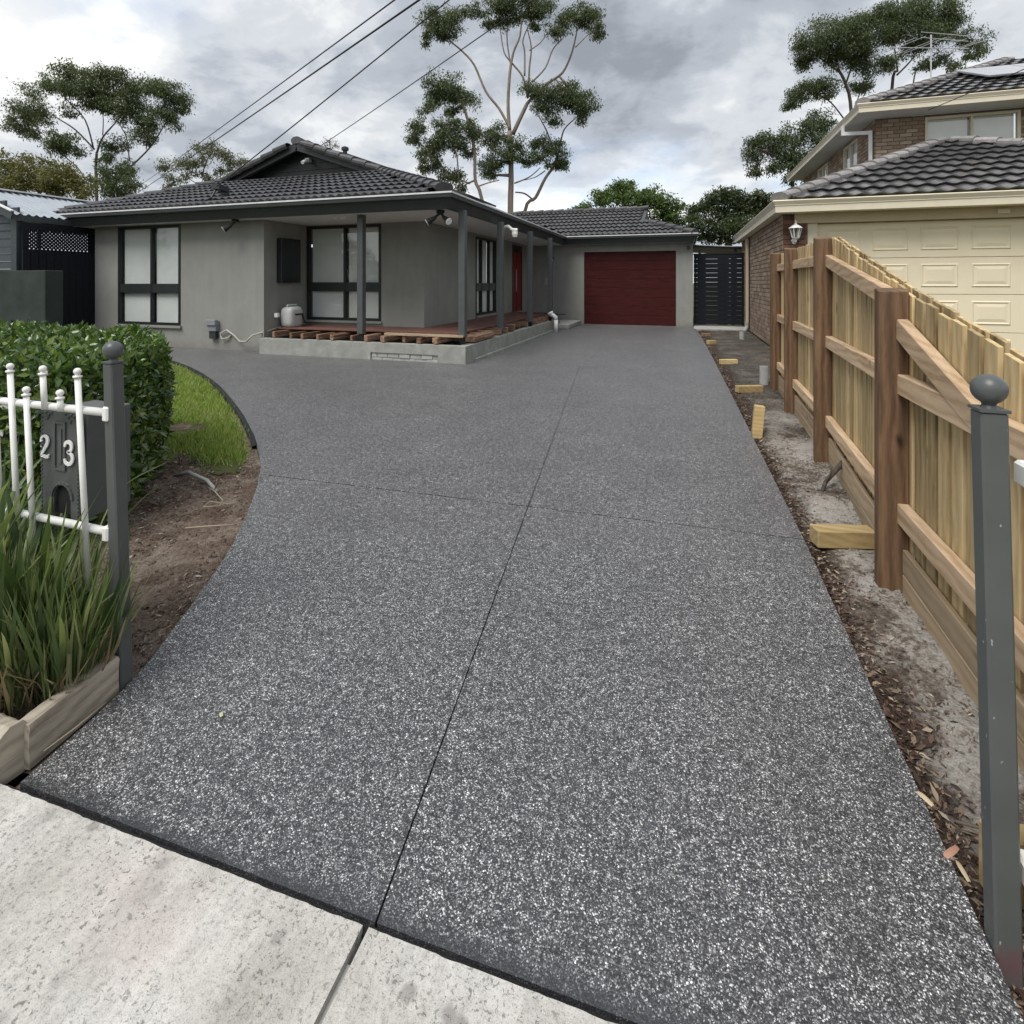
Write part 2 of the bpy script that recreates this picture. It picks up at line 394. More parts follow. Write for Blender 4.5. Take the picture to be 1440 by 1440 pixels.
    # tiles
    for nm, c0, c1, c2, ro in (('charcoal_tile', (.040, .040, .042), (.062, .061, .063), (.092, .09, .09), .52), ('brown_black_tile', (.045, .043, .044), (.075, .073, .074), (.125, .122, .123), .22)):
        k = NT(nm); o = k.coord('Object', rand=True); n = k.noise(o, 9, 6, .65)
        col = k.mix(1.0, k.ramp(n, [(.3, c0), (.52, c1), (.75, c2)]), k.ramp(k.rand(), [(0, .78), (1, 1.22)]), 'MULTIPLY')
        k.bump(k.noise(o, 130, 4), .25, .004); M[nm] = k.done(col, ro, .5 if ro > .4 else 1.0)
    k = NT('ridge_cap_tile'); o = k.coord('Object', rand=True)
    col = k.mix(1.0, k.ramp(k.noise(o, 10, 6, .65), [(.3, (.20, .185, .18)), (.7, (.34, .325, .315))]), k.ramp(k.rand(), [(0, .75), (1, 1.2)]), 'MULTIPLY')
    M['ridge_cap'] = k.done(col, .6, .4)
    # bricks
    for nm, cs in (('brick_brown', [(.23, .165, .115), (.29, .22, .155), (.33, .255, .185), (.37, .295, .225), (.26, .19, .14)]), ('brick_red', [(.11, .055, .038), (.15, .075, .05), (.18, .095, .065), (.13, .07, .05)])):
        k = NT(nm); o = k.coord('Object', rand=True)
        col = k.ramp(k.rand(), [(i / len(cs), c) for i, c in enumerate(cs)], 'CONSTANT')
        col = k.mix(1.0, col, k.ramp(k.noise(o, 26, 5, .7), [(.3, .72), (.7, 1.2)]), 'MULTIPLY')
        k.bump(k.noise(o, 90, 4), .4, .005); M[nm] = k.done(col, .85, .25)
    M['mortar'] = paint('mortar', (.15, .125, .10), .95, .2, 12, .1)
    # timber
    M['paling'] = timber('treated_pine_paling', (.29, .20, .088), (.50, .37, .19), (.64, .505, .29), 'Z', grain=20, tint=.36)
    M['rail'] = timber('pine_rail', (.32, .205, .11), (.54, .385, .24), (.69, .53, .365), 'Y', grain=15)
    M['fence_post'] = timber('red_brown_post', (.062, .034, .019), (.14, .082, .046), (.235, .148, .087), 'Z', grain=14, tint=.1)
    M['kick'] = timber('plinth_board', (.28, .20, .12), (.40, .30, .19), (.50, .39, .26), 'Y', grain=12)
    M['block'] = timber('pine_offcut', (.33, .23, .10), (.47, .345, .165), (.58, .45, .25), 'X', grain=14, knots=False)
    M['sleeper'] = timber('weathered_sleeper', (.15, .12, .09), (.37, .325, .26), (.52, .46, .38), 'Y', grain=24, knots=False)
    M['joist'] = timber('red_joist', (.09, .042, .028), (.21, .12, .078), (.42, .31, .21), 'Y', grain=16, knots=False, tint=.5)
    M['joist_x'] = timber('red_joist_across', (.09, .042, .028), (.21, .12, .078), (.42, .31, .21), 'X', grain=16, knots=False, tint=.5)
    M['deck'] = timber('merbau_board', (.10, .045, .035), (.155, .075, .058), (.20, .105, .082), 'X', knots=False, rough=.6)
    M['plank'] = timber('pale_plank', (.33, .24, .15), (.45, .345, .225), (.55, .45, .32), 'X', knots=False)
    # painted things
    M['fascia'] = paint('dark_green_grey_paint', (.030, .036, .036), .45, .12)
    M['post_paint'] = paint('post_grey_paint', (.075, .083, .083), .4, .1)
    M['frame_dark'] = paint('black_window_frame', (.016, .019, .019), .4)
    M['transom'] = paint('dark_transom_panel', (.022, .026, .026), .45)
    M['soffit'] = paint('soffit_white', (.62, .62, .60), .7, .06)
    M['gutter_strip'] = paint('zinc_gutter', (.62, .62, .62), .35, .1, metal=0)
    M['red_door'] = paint('red_door_paint', (.17, .008, .010), .35)
    k = NT('rosewood_door'); o = k.coord('World', (.12, 1, 1.0))
    col = k.ramp(k.noise(o, 26, 6, .65, .4), [(.3, (.027, .005, .005)), (.5, (.045, .008, .0075)), (.7, (.064, .012, .011))])
    k.bump(k.noise(o, 60, 3), .15, .003); M['garage_door'] = k.done(col, .6, .15)
    M['steel_grey'] = paint('grey_steel_paint', (.085, .092, .090), .36, .08, 10, bump=.06)
    k = NT('scuffed_grey_post'); o = k.coord('Object'); n = k.noise(o, 14, 6, .7)
    col = k.ramp(k.noise(o, 5, 5), [(.3, (.075, .083, .08)), (.7, (.105, .112, .108))])
    sx = k.n('ShaderNodeSeparateXYZ'); k.put(sx.inputs[0], o)
    low = k.ramp(k.math('ADD', sx.outputs[2], k.math('MULTIPLY', n, .12)), [(.10, 1.0), (.17, 0.0)])
    col = k.mix(k.mix(1.0, low, k.ramp(k.noise(o, 9, 4), [(.46, 0.0), (.64, .5)]), 'MULTIPLY'), col, (.15, .045, .05))
    chip = k.ramp(k.noise(k.coord('Object', (1, 1, .5)), 70, 2), [(.72, 0.0), (.76, 1.0)])
    col = k.mix(k.math('MULTIPLY', chip, .8), col, (.5, .5, .48)); M['scuffed'] = k.done(col, .42, .4)
    M['white_steel'] = paint('white_fence_paint', (.74, .74, .70), .35, .06, 14)
    M['dark_render'] = paint('dark_green_grey_render', (.042, .052, .047), .85, .18, 3, .1, bump=.3)
    M['weatherboard'] = paint('slate_weatherboard', (.040, .050, .055), .5, .1)
    M['dark_gate'] = paint('charcoal_gate', (.007, .009, .013), .6, .1, spec=.2)
    M['colorbond'] = paint('zinc_corrugated', (.30, .33, .36), .38, .1, 3, .5)
    M['white_trim'] = paint('white_trim', (.72, .72, .70), .45, .05)
    M['cream'] = paint('cream_paint', (.66, .60, .46), .5, .05, 3)
    M['cream_door'] = paint('cream_garage_door', (.74, .655, .48), .5, .04, 2)
    M['beige'] = paint('beige_beam', (.50, .42, .29), .55, .05, 3)
    M['pvc'] = paint('white_pvc', (.72, .72, .70), .35, .06, 12)
    M['pvc_grey'] = paint('grey_pvc', (.33, .33, .315), .45, .15, 14)
    M['black'] = paint('black_plastic', (.012, .012, .013), .45)
    M['cable'] = paint('cable_black', (.02, .02, .022), .5)
    M['meter'] = paint('meter_box_black', (.014, .017, .017), .4)
    M['grey_box'] = paint('grey_plastic_box', (.21, .22, .24), .5)
    M['reel'] = paint('pale_grey_plastic', (.46, .47, .46), .4, .06)
    M['hose'] = paint('pale_hose', (.36, .34, .30), .6)
    M['concrete'] = paint('plain_concrete', (.34, .34, .32), .9, .15, 5, .15, bump=.3)
    M['blind'] = paint('grey_white_blind', (.66, .675, .655), .85, .05, 2, .1)
    M['curtain'] = paint('sheer_curtain', (.74, .75, .73), .9, .05, 2, .1)
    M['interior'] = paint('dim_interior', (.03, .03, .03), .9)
    M['panel'] = paint('solar_panel_glass', (.30, .31, .33), .18, .05, 2, .8)
    M['alu'] = paint('bare_aluminium', (.55, .55, .55), .3, .08, metal=.6)
    M['lamp_glass'] = paint('frosted_lamp_glass', (.75, .74, .70), .3, .04)
    k = NT('window_glass')
    k.done((1, 1, 1), .03); tr = k.n('ShaderNodeBsdfTransparent'); tr.inputs[0].default_value = (.955, .975, .97, 1)
    gl = k.n('ShaderNodeBsdfGlossy'); gl.inputs['Roughness'].default_value = .03; gl.inputs[0].default_value = (.9, .9, .9, 1)
    lw = k.n('ShaderNodeLayerWeight'); lw.inputs[0].default_value = .5; ms = k.n('ShaderNodeMixShader')
    fr = k.math('ADD', .12, k.math('MULTIPLY', .86, k.math('POWER', lw.outputs['Facing'], 5.0)))
    k.put(ms.inputs[0], fr); k.t.links.new(tr.outputs[0], ms.inputs[1]); k.t.links.new(gl.outputs[0], ms.inputs[2]); k.t.links.new(ms.outputs[0], k.out.inputs[0])
    M['glass'] = k.m
    # plants
    M['gum_leaf'] = leafmat('gum_leaf', [(.042, .062, .03), (.066, .095, .042), (.095, .125, .054), (.135, .155, .075)], .5, .35)
    M['olive_leaf'] = leafmat('olive_leaf', [(.08, .085, .028), (.13, .135, .042), (.17, .17, .06), (.21, .19, .085)], .55)
    M['dark_leaf'] = leafmat('dark_leaf', [(.036, .054, .024), (.06, .085, .034), (.095, .12, .05)], .5, .3)
    M['green_leaf'] = leafmat('green_leaf', [(.05, .09, .024), (.085, .14, .032), (.125, .18, .048)], .5)
    M['pale_leaf'] = leafmat('pale_leaf', [(.09, .105, .055), (.13, .145, .08), (.17, .175, .10)], .55)
    M['hedge_leaf'] = leafmat('hedge_leaf', [(.026, .055, .016), (.045, .09, .022), (.07, .13, .028), (.11, .175, .038), (.18, .235, .06)], .24, .25, .6)
    M['blade'] = leafmat('strap_leaf', [(.042, .07, .026), (.078, .122, .044), (.13, .18, .066), (.19, .235, .10), (.28, .30, .16)], .38, .3)
    M['dry_blade'] = leafmat('dry_strap_leaf', [(.17, .12, .07), (.28, .21, .12), (.42, .36, .24)], .7, .2)
    M['grass'] = leafmat('lawn_grass', [(.13, .22, .03), (.20, .30, .05), (.29, .38, .08), (.43, .44, .20)], .6, .3)
    M['litter'] = leafmat('dead_leaf', [(.022, .013, .010), (.04, .021, .015), (.065, .034, .024), (.10, .06, .042), (.20, .15, .105), (.36, .30, .22)], .75, 0)
    M['chip'] = leafmat('bark_chip', [(.03, .019, .014), (.065, .042, .03), (.12, .085, .063), (.22, .17, .13), (.42, .36, .29)], .85, 0)
    M['bark'] = timber('gum_bark', (.10, .08, .065), (.21, .17, .135), (.34, .285, .23), 'Z', grain=3, knots=False)
    M['dark_bark'] = timber('dark_bark', (.04, .033, .028), (.075, .06, .05), (.12, .10, .085), 'Z', grain=3, knots=False)
    M['twig'] = paint('dry_twig', (.13, .105, .08), .85)
    M['straw'] = paint('pale_straw', (.36, .30, .21), .8)
    M['yellow_leaf'] = paint('yellow_green_leaf', (.42, .43, .27), .7)
    M['pink_leaf'] = paint('pinkish_dead_leaf', (.40, .22, .15), .6)
    M['pale_dead'] = paint('pale_dead_leaf', (.52, .42, .28), .6)
make_materials()

# ------------------------------------------------------------------ ground, driveway, footpath, beds
def catmull(P, n=8):
    out = []
    for i in range(len(P) - 1):
        p0, p1, p2, p3 = P[max(i - 1, 0)], P[i], P[i + 1], P[min(i + 2, len(P) - 1)]
        for k in range(n):
            t = k / n
            out.append(tuple(.5 * (2 * b + (c - a) * t + (2 * a - 5 * b + 4 * c - d) * t * t + (3 * b - a - 3 * c + d) * t ** 3) for a, b, c, d in zip(p0, p1, p2, p3)))
    out.append(P[-1]); return out
def inpoly(x, y, poly):
    c = False
    for (x1, y1), (x2, y2) in zip(poly, poly[1:] + poly[:1]):
        if (y1 > y) != (y2 > y) and x < (x2 - x1) * (y - y1) / (y2 - y1) + x1: c = not c
    return c
def fbm(x, y, s, o=4, seed=0.0): return noise.fractal(V((x * s, y * s, seed)), 1.0, 2.0, o)

MB().quad((-400, -60, -.12), (400, -60, -.12), (400, 700, -.12), (-400, 700, -.12)).build('ground', M['ground'], kind='structure', origin=(0, 0, -.12))

LEFT_EDGE = catmull([(-1.70, .941), (-1.766, 1.26), (-1.875, 1.52), (-2.229, 2.17), (-2.80, 2.94), (-3.296, 3.44), (-3.70, 3.80), (-4.639, 4.55), (-6.14, 5.62), (-7.76, 6.55), (-9.2, 7.05), (-12.6, 7.45)], 6)
RIGHT_EDGE = [(.592, .965), (.598, 1.85), (.606, 3.11), (.57, 6.0), (.52, 9.5), (.44, 14.0), (.34, 17.02)]
def ypath(x): return .956 + .029 * (x + .62)
def xj(y): return -.615 - .13 * (y - .97) if y < 8.3 else -1.568 - .004 * (y - 8.3)       # long joint
def lerp_edge(edge, y):
    for (x1, y1), (x2, y2) in zip(edge, edge[1:]):
        if y1 <= y <= y2: return x1 + (x2 - x1) * (y - y1) / (y2 - y1)
def yj(x): return 2.975 + (x + 2.83) * .037                                              # cross joint
drive = MB().prism([(-1.66, .90), (.58, .90), (.58, 3.1), (.40, 14), (.31, 17.0), (-4.8, 17.0), (-4.8, 8.3), (-12.6, 8.3), (-12.6, 7.6), (-6.0, 5.75), (-3.58, 3.92), (-2.72, 3.02), (-2.1, 2.2), (-1.70, 1.3)], -.11, -.03).build('driveway', M['joint'], kind='structure', origin=(0, 0, 0))
g = .0024
le = [p for p in LEFT_EDGE if p[1] < yj(p[0]) - .05]; le2 = [p for p in LEFT_EDGE if p[1] > yj(p[0]) + .05]
xl = -2.83; yl = yj(xl)
near_l = [(xj(.972) - g, ypath(-.62) + .011), (xj(3.05) - g, yj(xj(3.05)) - 2 * g), (xl, yl - 2 * g)] + le[::-1]
near_r = [(xj(.972) + g, ypath(-.62) + .011), (.592, ypath(.592) + .011), (.598, 1.85), (.606, yj(.606) - 2 * g), (xj(3.05) + g, yj(xj(3.05)) - 2 * g)]
far_r = [(xj(3.05) + g, yj(xj(3.05)) + g), (.606, yj(.606) + g), (.57, 6.0), (.52, 9.5), (.44, 14.0), (.34, 16.995), (xj(16.9) + g * .25, 16.995), (xj(8.5) + g * .25, 8.5), (xj(8.3) + g, 8.3)]
far_l = [(xj(3.05) - g, yj(xj(3.05)) + g), (xj(8.3) - g, 8.3), (xj(8.5) - g * .25, 8.5), (xj(16.9) - g * .25, 16.995), (-4.85, 16.995), (-4.85, 8.25), (-12.6, 8.245)] + le2[::-1] + [(xl, yl + g)]
for pl in (near_l, near_r, far_r, far_l):
    MB().prism(pl, -.10, 0).build('concrete_panel', M['drive'], drive, bevel=0)
MB().prism([(-1.74, ypath(-1.74) - .006), (.62, ypath(.62) - .006), (.62, ypath(.62) + .012), (-1.74, ypath(-1.74) + .012)], -.06, -.012).build('joint_strip', M['joint'], drive)

path = MB().box(-9, 6, -1.2, .90, -.12, -.014).build('footpath', M['concrete'], kind='structure', origin=(0, 0, -.1))
def slab(x0, x1):
    top = []; n = max(8, int((x1 - x0) / .014))
    for i in range(n + 1):
        x = x0 + (x1 - x0) * i / n
        chip = max(0, fbm(x, 3.1, 16, 4) - .12) * .003
        top.append((x, ypath(x) - .002 - chip + .0016 * fbm(x, 1.7, 70, 3)))
    pts = [(x0, -1.15), (x1, -1.15)] + top[::-1]
    MB().prism(pts, -.09, .002).build('pavement_slab', M['path'], path)
for a in (-8.9, -7.38, -5.86, -4.34, -2.155, -.627, .895, 2.4): slab(a + .003, a + (1.517 if a != -4.34 else 2.17))

def patch(name, poly, mat, hfun, step, parent=None, kind='structure'):
    xs = [p[0] for p in poly]; ys = [p[1] for p in poly]; mb = MB(); idx = {}
    nx = int((max(xs) - min(xs)) / step) + 2; ny = int((max(ys) - min(ys)) / step) + 2
    def vid(i, j):
        if (i, j) not in idx:
            x = min(xs) + i * step; y = min(ys) + j * step; idx[i, j] = len(mb.v); mb.v.append(V((x, y, hfun(x, y))))
        return idx[i, j]
    for i in range(nx):
        for j in range(ny):
            if inpoly(min(xs) + (i + .5) * step, min(ys) + (j + .5) * step, poly):
                mb.f.append((vid(i, j), vid(i + 1, j), vid(i + 1, j + 1), vid(i, j + 1)))
    return mb.build(name, mat, parent, smooth=True, kind=kind)
def edge_x(edge, y):
    r = lerp_edge(sorted(edge, key=lambda p: p[1]), y); return r
def strip_h(x, y):
    e = edge_x(RIGHT_EDGE, max(.97, min(17, y))); t = max(0, min(1, (x - e - .02) / .16))
    return -.055 + .03 * t + .020 * fbm(x, y, 2.2, 5) * t + .008 * fbm(x, y, 11, 3) * t - .004
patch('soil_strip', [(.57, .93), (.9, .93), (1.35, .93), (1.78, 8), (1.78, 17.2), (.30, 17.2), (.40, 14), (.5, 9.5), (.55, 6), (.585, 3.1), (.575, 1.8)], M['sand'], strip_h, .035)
def bed_h(x, y):
    return -.03 + .022 * fbm(x, y, 2.3, 5) + .007 * fbm(x, y, 12, 3)
garden_poly = [(-1.76, .97)] + [(x + .02, y) for x, y in LEFT_EDGE if y < 4.3] + [(-5.6, 4.6), (-5.6, 1.0)]
patch('garden_bed', garden_poly, M['soil'], bed_h, .045)
lawn_poly = [(-3.02, 3.02), (-3.35, 3.36), (-3.72, 3.72), (-4.70, 4.50), (-6.2, 5.58), (-7.8, 6.5), (-9.3, 7.0), (-11.8, 7.3), (-11.8, 4.2), (-5.4, 3.6), (-4.3, 3.1), (-3.55, 2.78)]
lawn = patch('lawn', lawn_poly, M['turf'], lambda x, y: -.032 + .012 * fbm(x, y, 1.6, 3), .05)

# ------------------------------------------------------------------ shared builders for houses
def window(parent, O, u, n, W, z0, z1, cols=(), trans=None, fr='frame_dark', fw=.055, cover='blind', depth=.07, label=None, tr_mat='transom'):
    O = V(O); u = V(u); n = V(n); mb = MB()
    L = lambda *a: mb.lbox(O, u, n, *a)
    L(0, fw, -depth, .012, z0, z1); L(W - fw, W, -depth, .012, z0, z1)
    L(fw, W - fw, -depth, .010, z0, z0 + fw); L(fw, W - fw, -depth, .010, z1 - fw, z1)
    for c in cols: L(c - fw * .45, c + fw * .45, -depth, .008, z0 + fw, z1 - fw)
    w = mb.build('window', M[fr], parent, origin=O + u * W / 2 + V((0, 0, z0)), label=label)
    cs = [fw] + list(cols) + [W - fw]; rows = [(z0 + fw, z1 - fw)] if not trans else [(z0 + fw, trans[0]), (trans[1], z1 - fw)]
    for i in range(len(cs) - 1):
        a = cs[i] + (fw * .45 if i else 0); b = cs[i + 1] - (fw * .45 if i < len(cs) - 2 else 0)
        if trans: MB().lbox(O, u, n, a, b, -depth * .8, .002, trans[0], trans[1]).build('transom', M[tr_mat], w)
        for r0, r1 in rows:
            MB().quad(*[O + u * q_ + n * -.03 + V((0, 0, z_)) for q_, z_ in ((a, r0), (b, r0), (b, r1), (a, r1))]).build('pane', M['glass'], w)
            ins = .03 if cover == 'blind' else 0
            MB().lbox(O, u, n, a + ins, b - ins, -.085, -.078, r0 - .01, r1 - .0).build('blind' if cover == 'blind' else 'curtain', M[cover], w)
    MB().lbox(O, u, n, -.0, W, -.30, -.29, z0, z1).build('lining', M['interior'], w)  # near-black sheet stands in for the unlit room behind the window
    return w

def tile_mesh(name, w, L, waves, amp, mat):
    mb = MB(); N = 8 * waves; a = 0.0
    prof = []
    for i in range(N + 1):
        t = i / N; prof.append((-w / 2 + w * t, amp * (.5 + .5 * math.cos(2 * math.pi * waves * t)) ** 1.0))
    T = .06; base = len(mb.v)
    for x, h in prof: mb.v += [V((x, -.0, T + h)), V((x, L + .03, .012 + h)), V((x, .045, T + h - .06))]
    for i in range(N):
        p = i * 3; q = p + 3
        mb.f.append((p, q, q + 1, p + 1)); mb.f.append((p + 2, q + 2, q, p))
    me = mb.mesh(name); me.materials.append(M[mat]); return me

class Laid:
    "pieces laid on a thing: the ones that show largest become objects, the rest one joined part"
    def __init__(s, name, limit=300): s.name = name; s.items = []; s.limit = limit
    def add(s, mesh, parent, pos, rot, size, hide=None):
        p = project(pos); sc_ = 0
        if p and -20 < p[0] < 1460 and -20 < p[1] < 1460: sc_ = size / p[2]
        if p and hide and hide(p): sc_ *= .01
        s.items.append((sc_, mesh, parent, V(pos), rot))
    def finish(s):
        s.items.sort(key=lambda t: -t[0])
        for sc_, me, pa, pos, rot in s.items[:s.limit]: put(s.name, me, pa, pos, rot)
        rest = s.items[s.limit:]
        if not rest: return
        by = {}
        for it in rest: by.setdefault(it[2].name, []).append(it)
        for nm, its in by.items():
            vs_, fs_ = [], []; pa = its[0][2]; o = WP[nm]
            for _, me, _, pos, rot in its:
                b = len(vs_); mt = Matrix.Translation(pos - o) @ rot.to_4x4()
                vs_ += [tuple(mt @ v.co) for v in me.vertices]; fs_ += [tuple(b + i for i in f.vertices) for f in me.polygons]
            me2 = bpy.data.meshes.new(s.name + '_field'); me2.from_pydata(vs_, [], fs_); me2.materials.append(its[0][1].materials[0])
            put(s.name + '_field', me2, pa, o, kind='stuff')

def frame3(u, v):
    u = V(u).normalized(); v = V(v).normalized(); n = u.cross(v).normalized()
    return Matrix((u, v, n)).transposed()
def lay_tiles(laid, parent, mesh, O, u, v, w, L, nu, nv, inside, size=.3):
    R3 = frame3(u, v); O = V(O); u = V(u).normalized(); v = V(v).normalized()
    for j in range(nv):
        for i in range(nu):
            p = O + u * (w * (i + .5)) + v * (L * j)
            if inside(p + v * L * .5): laid.add(mesh, parent, p, R3, size)
def cap_mesh(name, L, r, mat):
    mb = MB(); N = 10
    for y, s_, dz in ((0, 1.06, .028), (L * 1.08, .94, 0)):
        for i in range(N + 1):
            a = -.75 + (math.pi + 1.5) * i / N; mb.v.append(V((r * s_ * math.cos(a), y, r * (.55 if math.sin(a) > 0 else .9) * s_ * math.sin(a) + dz)))
    for i in range(N): mb.f.append((i + 1, i, N + 1 + i, N + 2 + i))
    mb.f.append(tuple(range(N + 1)))
    me = mb.mesh(name, bevel=0); me.materials.append(M[mat]); return me
def lay_caps(laid, parent, mesh, a, b, L, lift=.02, up=(0, 0, 1)):
    a = V(a); b = V(b); t = (b - a).normalized(); x = t.cross(V(up)).normalized(); n = x.cross(t)
    R3 = Matrix((x, t, n)).transposed(); k = int((b - a).length / L)
    for i in range(k): laid.add(mesh, parent, a + t * L * i + n * lift, R3, .4)

# ------------------------------------------------------------------ the grey house
house = thing('house', 'low grey rendered house with charcoal tiled roof, verandah and dark red garage door', 'house', (-6, 12, 0))
EZ = 2.57
wa = MB().wall((-12.4, 8.25, 0), (1, 0, 0), (0, -1, 0), 4.65, 0, EZ, [(.72, 2.51, .45, 2.55)]).build('wall', M['render'], house)
was = MB().wall((-7.75, 8.25, 0), (0, 1, 0), (1, 0, 0), 1.20, 0, EZ).build('wall', M['render'], house)
wb = MB().wall((-7.75, 9.45, 0), (1, 0, 0), (0, -1, 0), 2.84, 0, EZ, [(.03, 1.86, .55, 2.55)]).build('wall', M['render'], house)
wc = MB().wall((-4.91, 9.45, 0), (0, 1, 0), (1, 0, 0), 7.55, 0, EZ, [(2.75, 4.25, .52, 2.50), (5.71, 6.72, .45, 2.50)]).build('wall', M['render'], house)
wd = MB().wall((-4.91, 17.0, 0), (1, 0, 0), (0, -1, 0), 5.21, 0, EZ, [(1.86, 4.715, -.02, 2.33)]).build('wall', M['render'], house)
MB().wall((.30, 17.0, 0), (0, 1, 0), (1, 0, 0), 6, 0, EZ).build('wall', M['render'], house)
MB().wall((-12.4, 17.0, 0), (0, -1, 0), (-1, 0, 0), 8.75, 0, EZ).build('wall', M['render'], house)
w1 = window(house, (-11.68, 8.25, 0), (1, 0, 0), (0, -1, 0), 1.79, .45, 2.55, [.97], (1.13, 1.32))
MB().lbox((-11.68, 8.25, 0), (1, 0, 0), (0, -1, 0), -.04, 1.83, -.02, .05, .40, .448).build('sill', M['render'], w1)
w2 = window(house, (-7.72, 9.45, 0), (1, 0, 0), (0, -1, 0), 1.83, .55, 2.55, [.95], (1.16, 1.35))
MB().lbox((-7.72, 9.45, 0), (1, 0, 0), (0, -1, 0), 0, 1.86, -.02, .05, .50, .548).build('sill', M['render'], w2)
w3 = window(house, (-4.91, 12.20, 0), (0, 1, 0), (1, 0, 0), 1.50, .52, 2.50, [.42, .98], (1.13, 1.33), cover='curtain', tr_mat='post_paint')
MB().lbox((-4.91, 12.20, 0), (0, 1, 0), (1, 0, 0), -.03, 1.53, -.02, .06, .46, .518).build('sill', M['render'], w3)
# front door, sidelight
fd = MB().lbox((-4.91, 15.16, 0), (0, 1, 0), (1, 0, 0), 0, .05, -.1, .01, .45, 2.5).lbox((-4.91, 15.16, 0), (0, 1, 0), (1, 0, 0), .96, 1.01, -.1, .01, .45, 2.5).lbox((-4.91, 15.16, 0), (0, 1, 0), (1, 0, 0), .05, .96, -.1, .01, 2.3, 2.5).build('door_frame', M['frame_dark'], house)
MB().lbox((-4.91, 15.16, 0), (0, 1, 0), (1, 0, 0), .05, .50, -.07, -.02, .45, 2.3).build('door', M['red_door'], fd)
d2 = MB().lbox((-4.91, 15.16, 0), (0, 1, 0), (1, 0, 0), .51, .96, -.06, -.01, .45, 2.3).build('door', M['red_door'], fd)
MB().lbox((-4.91, 15.16, 0), (0, 1, 0), (1, 0, 0), .30, .33, .02, .05, 1.05, 1.75).build('handle', M['alu'], fd)
# garage door: horizontal sectional panels
gd = MB().box(-3.05, -.195, 17.09, 17.10, 0, 2.33).build('garage_door', M['joint'], house)
for i in range(8):
    z = .005 + i * .2905
    MB().box(-3.045, -.2, 17.03, 17.085, z, z + .286).build('door_panel', M['garage_door'], gd, bevel=.006)
MB().box(-3.06, -3.04, 17.02, 17.11, 0, 2.33).box(-.2, -.185, 17.02, 17.11, 0, 2.33).build('door_jamb', M['frame_dark'], gd)
# soffit, fascia, gutter
MB().box(-13.4, -3.70, 7.92, 9.6, EZ + .002, EZ + .03).box(-4.95, -3.70, 9.6, 16.72, EZ + .002, EZ + .03).box(-4.95, .32, 16.72, 17.05, EZ + .002, EZ + .03).build('soffit', M['soffit'], house)
FP = [(-13.5, 7.8), (-3.58, 7.8), (-3.58, 16.6), (.40, 16.6), (.40, 23)]
MB().eave(FP, [(0, 2.785), (-.10, 2.56), (-.14, 2.56), (-.06, 2.785)]).build('fascia', M['fascia'], house)
MB().eave(FP, [(.035, 2.80), (.03, 2.735), (.0, 2.72), (-.01, 2.80)]).build('gutter', M['fascia'], house)
MB().eave(FP, [(.044, 2.826), (.044, 2.798), (-.02, 2.798), (-.02, 2.826)]).build('gutter_strip', M['gutter_strip'], house)  # pale strip drawn as the white line along the gutter top
# roof sheets
RZ = 2.80; S = .364
roof = MB()
roof.quad((-13.5, 7.8, RZ), (-3.58, 7.8, RZ), (-7.2, 11.42, RZ + 3.62 * S), (-11.8, 11.42, RZ + 3.62 * S))
roof.quad((-3.58, 7.8, RZ), (-3.58, 20, RZ), (-9.5, 20, RZ + 5.92 * S), (-9.5, 11.25, RZ + 5.92 * S), (-7.2, 11.25, RZ + 3.62 * S), (-7.2, 11.42, RZ + 3.62 * S))
roof.quad((-13.5, 7.8, RZ), (-11.8, 11.42, RZ + 3.62 * S), (-11.8, 20, RZ + 3.62 * S), (-13.5, 20, RZ))
roof.quad((-11.8, 11.25, RZ + 3.62 * S), (-9.5, 11.25, RZ + 5.92 * S), (-9.5, 20, RZ + 5.92 * S), (-11.8, 20, RZ + 3.62 * S))
roof.quad((-8.5, 16.6, RZ), (.4, 16.6, RZ), (-1.24, 18.24, RZ + 1.64 * S), (-1.24, 20, RZ + 3.4 * S), (-8.5, 20, RZ + 3.4 * S))
roof.quad((.4, 16.6, RZ), (.4, 23.4, RZ), (-1.24, 21.76, RZ + 1.64 * S), (-1.24, 18.24, RZ + 1.64 * S))
roof.quad((-1.24, 18.24, RZ + 1.64 * S), (-1.24, 21.76, RZ + 1.64 * S), (-1.24, 20, RZ + 3.4 * S))
roof.quad((-8.5, 20, RZ + 3.4 * S), (-1.24, 20, RZ + 3.4 * S), (-1.24, 23.4, RZ), (-8.5, 23.4, RZ))
rf = roof.build('roof', M['charcoal_tile'], house)
sl = V((0, 1, S)).normalized()
tm = tile_mesh('roof_tile', .34, .46, 2, .035, 'charcoal_tile'); LT = Laid('roof_tile', 300)
def in_front(p):
    t = p.y - 7.8; return -13.45 + t * .47 < p.x < -3.62 - t and t < 3.55
lay_tiles(LT, rf, tm, (-13.5, 7.80, RZ), (1, 0, 0), sl, .34, .46, 30, 9, in_front)
def in_gar(p):
    t = p.y - 16.6; return -3.5 - t < p.x < (.38 - t if t < 1.62 else -1.22) and t < 3.4
lay_tiles(LT, rf, tm, (-8.5, 16.60, RZ), (1, 0, 0), sl, .34, .46, 27, 9, in_gar)
LT.finish()
cm = cap_mesh('ridge_tile', .40, .15, 'charcoal_tile'); LC = Laid('ridge_tile', 300)
lay_caps(LC, rf, cm, (-3.78, 8.0, RZ + .09), (-7.2, 11.42, RZ + 3.62 * S + .02), .40)
lay_caps(LC, rf, cm, (-13.45, 7.9, RZ + .02), (-11.8, 11.42, RZ + 3.62 * S + .03), .40)
lay_caps(LC, rf, cm, (.36, 16.64, RZ + .02), (-1.24, 18.24, RZ + 1.64 * S + .02), .40)
lay_caps(LC, rf, cm, (-1.2, 20, RZ + 3.4 * S + .02), (-6.5, 20, RZ + 3.4 * S + .02), .40)
